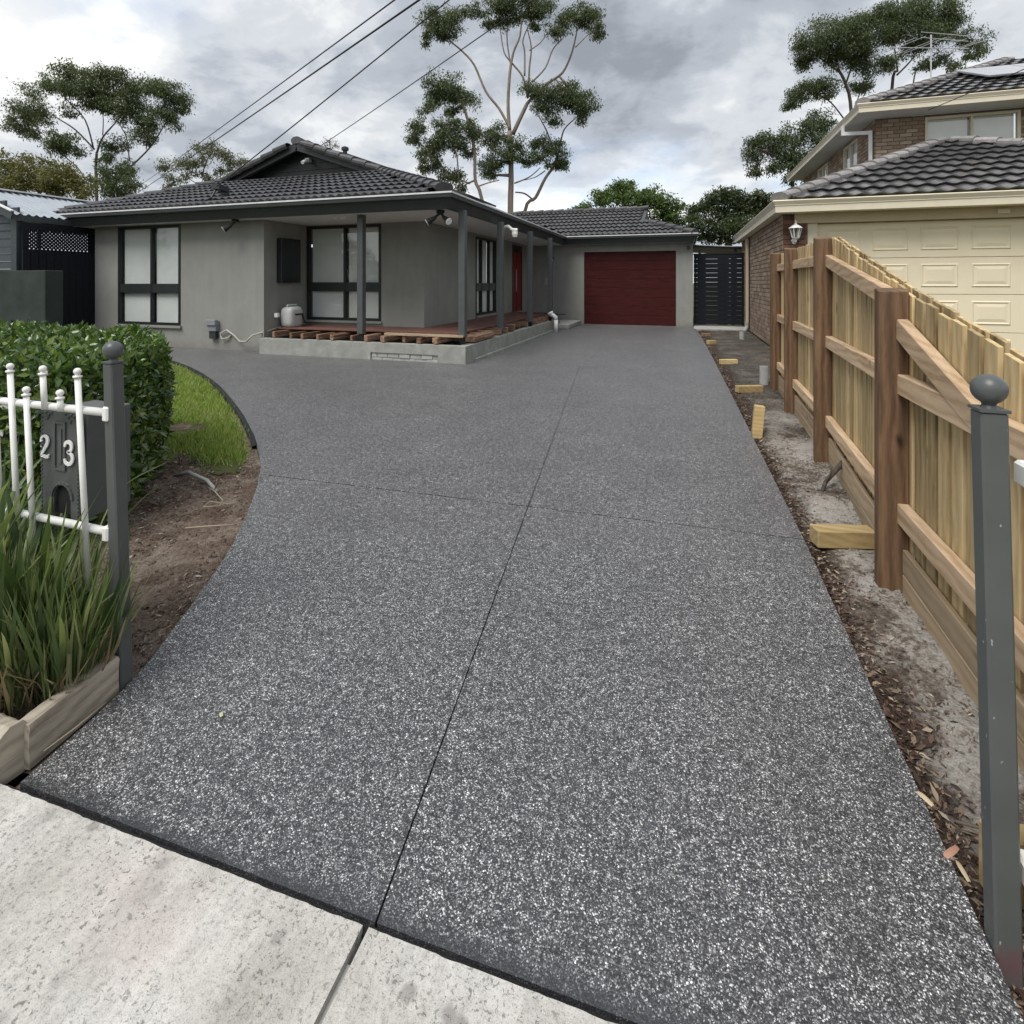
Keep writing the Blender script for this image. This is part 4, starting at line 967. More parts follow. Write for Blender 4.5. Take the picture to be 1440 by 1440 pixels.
while y < 7.50:
    for lay in (0, 1):
        w_ = (.086 if lay == 0 else .094) + rnd.uniform(-.003, .003); yy = y + lay * .0575 + rnd.uniform(-.004, .004); x = fx(yy) + (.1155 if lay == 0 else .160) + rnd.uniform(0, .002)
        if yy + w_ > 7.56: continue
        j = rnd.uniform(-.008, .008) - lay * .004; zb = .13 + rnd.uniform(-.02, .03); t0 = ftop(yy) + j; t1 = ftop(yy + w_) + j; x2 = fx(yy + w_) - fx(yy)
        MB().add([(x, yy, zb), (x + .0155, yy, zb), (x + .0155 + x2, yy + w_, zb), (x + x2, yy + w_, zb), (x, yy, t0), (x + .0155, yy, t0), (x + .0155 + x2, yy + w_, t1), (x + x2, yy + w_, t1)],
                 [(3, 2, 1, 0), (4, 5, 6, 7), (0, 1, 5, 4), (1, 2, 6, 5), (2, 3, 7, 6), (3, 0, 4, 7)]).build('paling', M['paling'], fence, bevel=.0015)
    y += .1155
for (x1, y1, _), (x2, y2, _) in zip(FPOST, FPOST[1:]):
    for za, zb in ((-.12, .055), (.06, .165)):
        MB().bar((x1 + .099, y1 + .07, (za + zb) / 2), (x2 + .099, y2 - .003, (za + zb) / 2), .022, zb - za).build('plinth_board', M['kick'], fence, bevel=.003)

# ------------------------------------------------------------------ offcuts, stubs and roots on the strip
def offcut(a, b, w, h, z, label, mat='block', tilt=0):
    a = V((*a, z)); b = V((*b, z + tilt)); tag(MB().bar(a, b, w, h).build('timber_offcut', M[mat], bevel=.004), label, 'timber offcut', 'timber offcuts along the soil strip')
offcut((.655, 3.12), (.945, 3.20), .09, .088, .018, 'long yellow pine offcut lying flat beside the big red brown fence post')
offcut((.645, 7.14), (.95, 7.32), .075, .085, .012, 'pine offcut lying crosswise level with the farthest fence post', tilt=-.01)
offcut((.60, 9.52), (.87, 9.64), .08, .08, .01, 'small pine offcut lying crosswise beyond the end of the paling fence')
offcut((.53, 12.5), (.69, 12.62), .09, .09, .01, 'short pale pine block at the driveway edge second nearest the gate')
offcut((.47, 14.2), (.66, 14.32), .08, .08, .01, 'brownish timber offcut nearest the charcoal slat gate', 'joist_x')
st = MB().bar((.632, 5.20, -.08), (.662, 5.215, .235), .085, .085, up=(0, 1, 0)).build('timber_peg', M['fence_post'] if False else M['block'], bevel=.004)
tag(st, 'pine peg standing upright in the soil at the driveway edge', 'timber peg')
offcut((.655, 1.47), (.83, 1.50), .05, .15, .035, 'yellow pine offcut wedged behind the right grey gate post', 'block')
tag(MB().bar((.70, 1.40, .10), (.95, 1.42, .10), .02, .30).build('offcut_board', M['plank'], bevel=.003), 'pale board standing on edge behind the right grey gate post', 'board')
tag(MB().lathe((1.05, 7.86, -.05), [(.055, 0), (.055, .26), (.047, .262), (.047, .20)], 16).build('drain_riser', M['pvc_grey'], smooth=False), 'grey pipe stub standing out of the soil by the farthest fence post', 'pipe stub')
tag(MB().lathe((1.37, 13.9, -.05), [(.06, 0), (.06, .20), (.05, .202), (.05, .15)], 16).build('drain_riser', M['pvc_grey']), 'grey pipe stub in the soil before the brick wall downpipe', 'pipe stub')
tag(MB().tube([(.86, 3.90, -.04), (.91, 3.99, .02), (.98, 4.04, .085), (1.05, 4.08, .155), (1.10, 4.10, .18)], [.010, .014, .017, .019, .018], 8).tube([(.88, 3.95, -.02), (.93, 3.99, .06), (.95, 4.0, .12)], [.006, .005, .003], 6).build('cut_root', M['dark_bark'], smooth=True), 'dark cut root poking out from under the paling fence', 'root')

# ------------------------------------------------------------------ steel gate posts, white picket fence, letterbox
def post(parent, x, y, size, z1, lean, mat, mat2=None):
    h = size / 2; l = lean
    mb = MB().box(x - h, x + h, y - h, y + h, -.1, z1)
    for i in range(4, 8): mb.v[i].x += l
    p = mb.build('post', M[mat], parent, bevel=.004, origin=(x, y, 0))
    MB().box(x - h * 1.1 + l, x + h * 1.1 + l, y - h * 1.1, y + h * 1.1, z1, z1 + .006).lathe((x + l, y, z1 + .006), [(h * .62, 0), (h * .5, .006), (h * .62, .012)], 14).build('post_cap', M[mat2 or mat], p)
    MB().ball((x + l, y, z1 + .016 + .028), .0305, 20, 12).build('ball_finial', M[mat2 or mat], p, smooth=True)
rf2 = thing('steel_fence', 'grey steel gate post with ball finial and white rails in the right foreground', 'fence', (.622, 1.325, 0))
post(rf2, .622, 1.325, .046, 1.088, -.026, 'scuffed', 'steel_grey')
for z, mt in ((.965, 'white_steel'), (.17, 'white_steel')):
    MB().tube([(.655, 1.325, z), (1.6, 1.325, z)], .0155, 12).build('rail', M[mt], rf2, smooth=True)
    MB().box(.646, .685, 1.30, 1.35, z - .028, z + .022).build('rail_bracket', M[mt], rf2, bevel=.006)
for i in range(6): MB().tube([(.80 + i * .13, 1.325, .08), (.80 + i * .13, 1.325, 1.02)], .0135, 10).build('picket', M['white_steel'], rf2, smooth=True)
pf = thing('picket_fence', 'white round steel picket fence ending at a grey post with ball finial', 'fence', (-1.80, 1.291, 0))
post(pf, -1.801, 1.291, .043, 1.075, -.052, 'steel_grey')
for z in (.905, .50):
    MB().tube([(-1.85, 1.282, z), (-3.9, 1.282, z + .008)], .0135, 12).build('rail', M['white_steel'], pf, smooth=True)
    MB().box(-1.868, -1.842, 1.262, 1.302, z - .026, z + .024).build('rail_bracket', M['white_steel'], pf, bevel=.005)
for i in range(22):
    tall = i % 2 == 0; xt = -1.985 - i * .0885; zt = 1.025 if tall else .945; y = 1.264; r = .0094
    if i in (1, 2): zb = .90
    else: zb = .30
    xb = xt + .075 * (zt - zb)
    p = MB().tube([(xb, y, zb), (xt, y, zt)], r, 12).build('picket', M['white_steel'], pf, smooth=True, origin=(xb, y, zb))
    MB().lathe((xt, y, zt), [(r * 1.45, -.004), (r * 1.45, .003), (r * .8, .004), (r * .8, .008)], 14).ball((xt, y, zt + .018), .0120, 14, 10).build('picket_cap', M['white_steel'], p, smooth=True)
lb = thing('letterbox', 'dark grey steel letterbox with white number 23 fixed behind the picket fence', 'letterbox', (-2.05, 1.36, .5))
lb0 = (1.318, 1.322)
arch = [(.0, 0)]
def lbface(mb, y0, y1):
    X0, X1, Z0, Z1 = -2.262, -2.062, .488, .885; cx, cz, r = -2.150, .565, .045
    top = [(cx + r * math.cos(a), cz + r * math.sin(a)) for a in [math.pi * i / 10 for i in range(11)]]
    outl = [(X0, Z0), (cx - r, Z0), (cx - r, cz)] + top[::-1][1:] + [(cx + r, Z0), (X1, Z0), (X1, Z1), (X0, Z1)]
    return mb.extrude([(x, y0, z) for x, z in outl], (0, y1 - y0, 0))
fc = lbface(MB(), 1.318, 1.322).build('front_plate', M['steel_grey'], lb)
MB().box(-2.262, -2.062, 1.345, 1.505, .488, .875).build('box_body', M['steel_grey'], lb, bevel=.004)
MB().box(-2.19, -2.11, 1.330, 1.344, .50, .62).build('paper_hole', M['joint'], fc)
mb = MB()
for i in range(11):
    a = math.pi * i / 10; a2 = math.pi * (i + 1) / 10
    if i < 10: mb.bar((-2.150 + .055 * math.cos(a), 1.3155, .565 + .055 * math.sin(a)), (-2.150 + .055 * math.cos(a2), 1.3155, .565 + .055 * math.sin(a2)), .005, .012)
mb.build('arch_moulding', M['steel_grey'], fc)
MB().box(-2.188, -2.128, 1.3125, 1.318, .665, .672).box(-2.188, -2.128, 1.3125, 1.318, .835, .842).box(-2.188, -2.181, 1.3125, 1.318, .672, .835).box(-2.135, -2.128, 1.3125, 1.318, .672, .835).build('slot_frame', M['steel_grey'], fc)
MB().box(-2.166, -2.150, 1.3145, 1.318, .69, .815).build('mail_slot', M['steel_grey'], fc)
for side in (-2.257, -2.067):
    mb = MB()
    for i in range(26): mb.lathe((side, 1.316, .51 + i * .0148), [(.0028, -.003), (.0028, .003)], 6)
    mb.build('rivet_row', M['steel_grey'], fc, kind='stuff')
mb = MB()
for i, (dx, dz) in enumerate(((-.075, .37), (-.06, .362), (-.045, .372), (.03, .372), (.045, .36), (.06, .37), (.075, .365), (-.068, .35), (.055, .345))):
    mb.ball((-2.160 + dx, 1.317, .50 + dz), .006, 8, 6)
mb.build('scroll_ornament', M['steel_grey'], fc, smooth=True, kind='stuff')
def stroke(pts, ws, y, d=.004):
    mb = MB(); P = [V((a, 0, b)) for a, b in pts]; Lf = []; Rt = []
    for i, p in enumerate(P):
        t = (P[min(i + 1, len(P) - 1)] - P[max(i - 1, 0)]).normalized(); n = V((-t.z, 0, t.x)); Lf.append(p + n * ws[i] / 2); Rt.append(p - n * ws[i] / 2)
    for i in range(len(P) - 1):
        q = [Lf[i], Lf[i + 1], Rt[i + 1], Rt[i]]
        mb.extrude([V((a.x, y, a.z)) for a in q], (0, d, 0))
    return mb
def digit(pts, ws, x, z, h, name):
    pp = [(x + a * h, z + b * h) for a, b in pts]; stroke(pp, [w * h for w in ws], 1.3105 - .0).build(name, M['white_trim'], lb)
two = catmull([(.05, .72), (.03, .84), (.12, .96), (.28, 1.0), (.44, .92), (.48, .76), (.40, .58), (.24, .36), (.08, .14), (.04, .04)], 4)
tw = [.10 + .09 * math.sin(math.pi * min(1, max(0, (i - 10) / 22))) for i in range(len(two))]
tw[0] = .16; tw[1] = .17; tw[2] = .15
two += [(.20, .06), (.36, .03), (.52, .05), (.56, .16)]; tw += [.13, .16, .15, .05]
digit(two, tw, -2.256, .706, .078, 'number_two')
three = catmull([(.04, .76), (.08, .92), (.26, 1.0), (.44, .92), (.48, .76), (.40, .60), (.22, .54), (.42, .48), (.54, .30), (.48, .10), (.28, 0), (.08, .06), (.02, .22)], 4)
digit(three, [.11 + .07 * abs(math.sin(math.pi * i / 24)) for i in range(len(three))], -2.130, .694, .080, 'number_three')

def rough_bar(a, b, w, h, n=40, amp=.004):
    mb = MB(); a = V(a); b = V(b); t = (b - a).normalized(); s_ = t.cross(V((0, 0, 1))).normalized(); ring = [(-.5, -.5), (0, -.5), (.5, -.5), (.5, -.2), (.5, .2), (.5, .42), (.42, .5), (0, .5), (-.42, .5), (-.5, .42), (-.5, .2), (-.5, -.2)]
    for i in range(n + 1):
        p = a.lerp(b, i / n)
        for j, (x, z) in enumerate(ring):
            q = p + s_ * w * x + V((0, 0, h * z)); e = noise.noise(q * 9 + V((0, 0, j * 1.7))) * amp + noise.noise(q * 40) * amp * .5; mb.v.append(q + s_ * e * (1 if x > 0 else -1) + V((0, 0, e)) + (t * noise.noise(q * 30) * .004 if i in (0, n) else V((0, 0, 0))))
    m = len(ring)
    for i in range(n):
        for j in range(m): mb.f.append((i * m + j, i * m + (j + 1) % m, (i + 1) * m + (j + 1) % m, (i + 1) * m + j))
    mb.f.append(tuple(range(m))[::-1]); mb.f.append(tuple(n * m + j for j in range(m))); return mb
sl1 = rough_bar((-1.775, .985, .04), (-1.815, 1.262, .04), .055, .125).build('timber_sleeper', M['sleeper'])
tag(sl1, 'weathered pale timber sleeper edging running up to the left grey post', 'sleeper')
sl2 = rough_bar((-1.765, .958, .045), (-3.4, .958, .045), .06, .145, 120, .006).build('timber_sleeper', M['sleeper'])
tag(sl2, 'weathered timber sleeper end at the footpath corner below the strappy plants', 'sleeper')
ed = thing('garden_edging', 'black garden edging strip curving along the lawn beside the driveway', 'edging', (-5, 5, 0))
E_ = [p for p in LEFT_EDGE if p[1] > 3.5]; mb = MB()
for i in range(len(E_) - 1):
    (x1, y1), (x2, y2) = E_[i], E_[i + 1]
    t = V((x2 - x1, y2 - y1, 0)).normalized(); n = V((-t.y, t.x, 0)) * -1
    if n.x > 0: n = -n
    n = V((t.y, -t.x, 0)); n = n if n.y < 0 or n.x < 0 else -n
    a0, a1 = V((x1, y1, 0)) + n * .006, V((x2, y2, 0)) + n * .006; b0, b1 = a0 + n * .034, a1 + n * .034
    if i == 0: mb.v += [a0 + V((0, 0, -.05)), a0 + V((0, 0, -.002)), b0 + V((0, 0, -.006)), b0 + V((0, 0, -.05))]
    b = len(mb.v); mb.v += [a1 + V((0, 0, -.05)), a1 + V((0, 0, -.002)), b1 + V((0, 0, -.006)), b1 + V((0, 0, -.05))]
    for k in range(4): mb.f.append((b - 4 + k, b - 4 + (k + 1) % 4, b + (k + 1) % 4, b + k))
mb.build('edging_strip', M['joint'], ed)

# ------------------------------------------------------------------ plants
import numpy as np
rng = np.random.default_rng(5)
def unit(a): return a / np.maximum(1e-9, np.linalg.norm(a, axis=1, keepdims=True))
def leaf_mesh(name, pos, axis, nrm, size, aspect, fold=.15, bend=.12):
    "folded four-triangle leaves: base, right, tip, left, mid"
    axis = unit(axis); side = unit(np.cross(axis, nrm)); nn = np.cross(side, axis); n = len(pos); L = size[:, None]; W = L * aspect
    b = pos; r = pos + axis * L * .45 + side * W * .5; t = pos + axis * L - nn * L * bend; l = pos + axis * L * .45 - side * W * .5; m = pos + axis * L * .5 - nn * W * fold
    v = np.stack([b, r, t, l, m], 1).reshape(-1, 3).astype(np.float32)
    base = (np.arange(n) * 5)[:, None]
    tri = np.concatenate([base + np.array([0, 1, 4]), base + np.array([1, 2, 4]), base + np.array([2, 3, 4]), base + np.array([3, 0, 4])], 1).reshape(-1)
    me = bpy.data.meshes.new(name); me.vertices.add(len(v)); me.vertices.foreach_set('co', v.reshape(-1))
    me.loops.add(len(tri)); me.loops.foreach_set('vertex_index', tri.astype(np.int32)); me.polygons.add(len(tri) // 3)
    me.polygons.foreach_set('loop_start', np.arange(0, len(tri), 3, dtype=np.int32)); me.update(calc_edges=True); return me
def leaves(name, mat, parent, pos, axis, nrm, size, aspect, kind=None, **k):
    o = WP[parent.name] if parent else V((0, 0, 0))
    me = leaf_mesh(name, pos - np.array(o), axis, nrm, size, aspect, **k); me.materials.append(M[mat]); return put(name, me, parent, o, kind=kind)

# hedge
hd = thing('hedge', 'clipped glossy green hedge behind the white picket fence', 'hedge', (-4, 2.5, 0))
HP = [(-7.2, 1.76), (-3.02, 1.80), (-3.11, 2.2), (-3.60, 2.80), (-4.25, 3.34), (-7.2, 3.45)]; HT = .915
core = [(-7.1, 1.90), (-3.21, 1.95), (-3.27, 2.25), (-3.72, 2.76), (-4.3, 3.18), (-7.1, 3.3)]
MB().prism(core, 0, HT - .14).build('branches', M['dark_bark'], hd)  # solid dark block stands in for the shaded inside of the hedge
pos = []; nor = []
def side_pts(a, b, n):
    a = np.array(a); b = np.array(b); t = rng.random(n); p = a + (b - a) * t[:, None]; d = (b - a) / np.linalg.norm(b - a); nn = np.array([d[1], -d[0]])
    z = HT * rng.random(n) ** .9 * 1.0; dep = rng.random(n) ** 1.6 * .17; bulge = .05 * np.sin(z / HT * 3.1) + .035 * np.sin(t * 23 + z * 9) 
    q = np.stack([p[:, 0] + nn[0] * (bulge - dep), p[:, 1] + nn[1] * (bulge - dep), z], 1); return q, np.tile([nn[0], nn[1], .35], (n, 1))
for a, b, n in ((HP[0], HP[1], 13000), (HP[1], HP[2], 2500), (HP[2], HP[3], 4400), (HP[3], HP[4], 4000)):
    q, w_ = side_pts(a, b, n); pos.append(q); nor.append(w_)
tp = []
while len(tp) < 16000:
    x, y = rng.uniform(-7.2, -2.8), rng.uniform(1.7, 3.45)
    if inpoly(x, y, HP): tp.append((x, y, HT + .022 * math.sin(x * 9 + y * 7) + .02 * fbm(x, y, 3, 3) + .04 * rng.random() ** 3 - .13 * rng.random() ** 1.7))
pos.append(np.array(tp)); nor.append(np.tile([0, 0, 1.0], (len(tp), 1)))
pos = np.concatenate(pos); nor = np.concatenate(nor); n = len(pos)
jit = rng.normal(size=(n, 3)); nrm = unit(nor + .75 * jit); axis = unit(np.cross(nrm, rng.normal(size=(n, 3))) + .35 * nor + np.array([0, 0, .25]))
size = rng.uniform(.036, .076, n)
scr = np.array([(lambda q: (s_ / q[2] if q and -10 < q[0] < 300 and 430 < q[1] < 800 else 0))(project(p)) for p, s_ in zip(pos, size)])
order = np.argsort(-scr); big = order[:300]; rest = order[300:]
leaves('foliage', 'hedge_leaf', hd, pos[rest], axis[rest], nrm[rest], size[rest], .46, kind='stuff')
protos = []
for i in range(6):
    me = leaf_mesh('hedge_leaf', np.zeros((1, 3)), np.array([[0, 1., 0]]), np.array([[0, 0, 1.]]), np.array([1.]), .40 + .03 * i, .2, .05 + .04 * i); me.materials.append(M['hedge_leaf']); protos.append(me)
for q in big:
    a = V(axis[q]); nn = V(nrm[q]); s_ = a.cross(nn).normalized(); nn = s_.cross(a); put('leaf', protos[int(q) % 6], hd, V(pos[q]), Matrix((s_, a, nn)).transposed(), scale=float(size[q]))

# strappy plants between the sleepers and the pickets
def blade_mesh(L, w, bend, curl):
    mb = MB(); N = 8
    for i in range(N + 1):
        t = i / N; ww = w * (.55 + .9 * t if t < .3 else .82) * (1 - max(0, (t - .55) / .45) ** 1.7) + .0004
        y = bend * L * t ** 2.2; z = L * (t - .5 * bend * bend * t ** 3); x = curl * L * t * t
        mb.v += [V((x - ww / 2, y, z)), V((x, y - ww * .22, z)), V((x + ww / 2, y, z))]
    for i in range(N):
        for k in range(2): a = i * 3 + k; mb.f.append((a, a + 1, a + 4, a + 3))
    return mb.mesh('leaf', smooth=True)
BLS = []
for i in range(14):
    me = blade_mesh(1.0, rnd.uniform(.024, .050), rnd.uniform(.03, .5), rnd.uniform(-.12, .12)); me.materials.append(M['blade']); BLS.append(me)
DRY = []
for i in range(5):
    me = blade_mesh(1.0, rnd.uniform(.03, .05), rnd.uniform(.2, .8), rnd.uniform(-.2, .2)); me.materials.append(M['dry_blade']); DRY.append(me)
clumps = [(-1.90, 1.17, .50, 'green strappy plant nearest the grey post with long narrow leaves'), (-2.00, 1.075, .55, 'green strappy plant leaning over the pale sleeper'), (-2.10, 1.17, .62, 'taller strappy plant in front of the letterbox'), (-2.24, 1.08, .72, 'strappy plant by the second tall picket at the left edge'), (-2.40, 1.17, .84, 'broad leaved strappy plant at the far left edge of the frame')]
for ci, (cx, cy, Lm, lab) in enumerate(clumps):
    t_ = thing('strappy_plant', lab, 'plant', (cx, cy, .06), 'strappy plants along the picket fence')
    for i in range(56):
        r = .085 * math.sqrt(rnd.random()); a = rnd.uniform(0, 2 * math.pi); yaw = a + rnd.uniform(-.6, .6)
        tilt = .04 + .36 * (r / .085) * rnd.random() + .10 * rnd.random(); Ls = Lm * rnd.uniform(.55, 1.18)
        if rnd.random() < .16: me = DRY[rnd.randrange(5)]; Ls *= .5; tilt += .2
        else: me = BLS[rnd.randrange(14)]
        R3 = (Matrix.Rotation(yaw - math.pi / 2, 3, 'Z') @ Matrix.Rotation(-tilt, 3, 'X') @ Matrix.Rotation(rnd.uniform(-.8, .8), 3, 'Z'))
        put('leaf', me, t_, (cx + r * math.cos(a), cy + r * math.sin(a), .035), R3, scale=Ls)

for o in [o for o in bpy.data.objects if o.get('category') == 'plant' and o.name.startswith('strappy')]:
    c = WP[o.name]; n = 260; a = rng.uniform(0, 6.283, n); r = .12 * np.sqrt(rng.random(n)); pp = np.stack([c.x + r * np.cos(a), c.y + r * np.sin(a), np.full(n, .05)], 1)
    ax = np.stack([np.cos(a) * rng.uniform(.05, .7, n), np.sin(a) * rng.uniform(.05, .7, n), np.ones(n)], 1)
    leaves('thatch', 'dry_blade', o, pp[:90], ax[:90], rng.normal(size=(90, 3)), rng.uniform(.10, .26, 90), .045, kind='stuff', bend=.2)
    leaves('fine_leaves', 'blade', o, pp[90:], ax[90:] * np.array([.7, .7, 1.3]), rng.normal(size=(n - 90, 3)), rng.uniform(.2, .48, n - 90), .034, kind='stuff', bend=.12)
# lawn grass
pts = []
while len(pts) < 60000:
    x, y = rng.uniform(-9.0, -2.9), rng.uniform(2.7, 6.9)
    if not inpoly(x - rng.normal(0, .03), y - rng.normal(0, .03), lawn_poly): continue
    if rng.random() > 2.4 / max(2.4, y - 1.2): continue
    e = fbm(x, y, 2.0, 3, 5)
    if (x + 4.55) ** 2 / .12 + (y - 3.72) ** 2 / .035 < 1 + e: continue
    if y < 3.16 + .22 * e + .12 * (x + 3.4) + rng.normal(0, .05): continue
    pts.append((x, y, -.04))
pts = np.array(pts); n = len(pts); ax = np.stack([rng.normal(0, .45, n), rng.normal(0, .45, n), np.ones(n)], 1)
g_ = leaves('grass', 'grass', None, pts, ax, rng.normal(size=(n, 3)), rng.uniform(.035, .085, n), .085, kind='stuff'); 
# mulch, litter
def litter(name, mat, fn, n, s0, s1, asp, zoff=.004, flat=.35):
    pts = []
    while len(pts) < n:
        q = fn()
        if q: pts.append(q)
    pts = np.array(pts); pts[:, 2] += zoff; ax = np.stack([rng.normal(size=n), rng.normal(size=n), rng.normal(0, .22, n)], 1); nr = np.stack([rng.normal(0, flat, n), rng.normal(0, flat, n), np.ones(n)], 1)
    return leaves(name, mat, None, pts, ax, nr, rng.uniform(s0, s1, n) * rng.uniform(.6, 1.2, n), asp, kind='stuff')
def f1():
    y = .97 + 16 * rnd.random() ** 1.7; x = edge_x(RIGHT_EDGE, min(17, y)) + .02 + abs(rnd.gauss(0, .055)); return (x, y, strip_h(x, y))
litter('leaf_litter', 'litter', f1, 6500, .012, .042, .34, .006, .7)
def f2():
    y = .97 + 9 * rnd.random() ** 1.5; x = rnd.uniform(.62, 1.15)
    if fbm(x, y, 1.9, 3, 2.0) < .02: return None
    return (x, y, strip_h(x, y))
litter('strip_debris', 'chip', f2, 3500, .008, .03, .3)
def f3():
    x, y = rnd.uniform(-4.2, -1.78), rnd.uniform(1.0, 3.9)
    if not inpoly(x, y, garden_poly) or x > edge_x(LEFT_EDGE, y) - .03: return None
    if fbm(x, y, 1.9, 4, 7.0) + .5 * (-(x - edge_x(LEFT_EDGE, y)) - .10) < rnd.uniform(-.25, .1): return None
    return (x, y, bed_h(x, y))
litter('bark_mulch', 'chip', f3, 12000, .012, .045, .22, .006, .6)
def clods(name, mat, fn, n, s0, s1):
    mb = MB()
    while len(mb.f) < n * 8:
        q = fn()
        if not q: continue
        s = rnd.uniform(s0, s1) * rnd.uniform(.5, 1); c = V(q); j = lambda: rnd.uniform(.6, 1.3) * s
        mb.add([c + V((j(), 0, 0)), c + V((0, j(), 0)), c - V((j(), 0, 0)), c - V((0, j(), 0)), c + V((0, 0, j() * .8)), c - V((0, 0, s))], [(0, 1, 4), (1, 2, 4), (2, 3, 4), (3, 0, 4), (1, 0, 5), (2, 1, 5), (3, 2, 5), (0, 3, 5)])
    mb.build(name, M[mat], kind='stuff', origin=(0, 0, 0), smooth=True)
def f4():
    y = .97 + 9 * rnd.random() ** 1.6; x = rnd.uniform(.60, 1.2); return (x, y, strip_h(x, y))
clods('strip_clods', 'sand', f4, 3200, .004, .021)
def f5():
    x, y = rnd.uniform(-3.9, -1.78), rnd.uniform(1.0, 3.9)
    return (x, y, bed_h(x, y)) if inpoly(x, y, garden_poly) and x < edge_x(LEFT_EDGE, y) - .02 else None
clods('bed_clods', 'soil', f5, 2200, .005, .022)
def dead(x, y, z, L, asp, yaw, mat, label):
    me = blade_mesh(L, L * asp * .7, .35, .18); me.name = 'fallen_leaf'; me.materials.append(M[mat])
    tag(put('fallen_leaf', me, None, (x, y, z + .004), Matrix.Rotation(yaw, 3, 'Z') @ Matrix.Rotation(-1.42, 3, 'X')), label, 'leaf')
dead(-1.355, 1.27, .004, .030, .6, 1.0, 'yellow_leaf', 'single yellow green leaf lying on the dark driveway at the left')
dead(.612, 1.62, .0, .055, .5, .6, 'pale_dead', 'pale curled dead leaf at the right driveway edge, farthest of three')
dead(.622, 1.52, .0, .06, .4, 2.4, 'pink_leaf', 'pinkish dead leaf at the right driveway edge, between two paler ones')
dead(.612, 1.44, .0, .06, .3, .2, 'pale_dead', 'pale narrow dead leaf at the right driveway edge, nearest of three')
dead(-.49, .80, .006, .015, .5, 1.7, 'pink_leaf', 'tiny brown leaf on the concrete footpath')
tag(MB().tube([(-3.42, 2.80, -.02), (-3.28, 2.80, .02), (-3.05, 2.74, .015), (-2.92, 2.70, -.03)], .012, 8).build('irrigation_hose', M['pvc_grey'], smooth=True), 'grey irrigation hose sticking out of the garden bed by the hedge', 'hose')
tag(MB().tube([(-2.95, 2.66, .01), (-2.83, 2.60, .02), (-2.68, 2.52, .015), (-2.62, 2.44, .02), (-2.70, 2.40, .02), (-2.74, 2.48, .015), (-2.60, 2.50, .01)], .003, 5).build('twine', M['straw'], smooth=True), 'pale tangled twine on the soil at the driveway edge', 'twine')
tag(MB().tube([(-2.58, 2.18, .01), (-2.46, 2.22, .02), (-2.36, 2.28, .015)], .004, 5).build('straw', M['straw'], smooth=True), 'pale bent straw on the garden bed at the driveway edge', 'straw')
tag(MB().tube([(-1.742, 1.02, .006), (-1.735, 1.10, .012), (-1.755, 1.20, .006)], .0025, 5).build('straw', M['straw'], smooth=True), 'thin pale straw lying along the foot of the sleeper', 'straw')
tag(MB().tube([(.66, 1.62, -.02), (.75, 1.60, -.005), (.88, 1.60, -.01)], .004, 5).build('twig', M['twig'], smooth=True), 'thin dry twig on the soil strip left of the right grey post', 'twig')

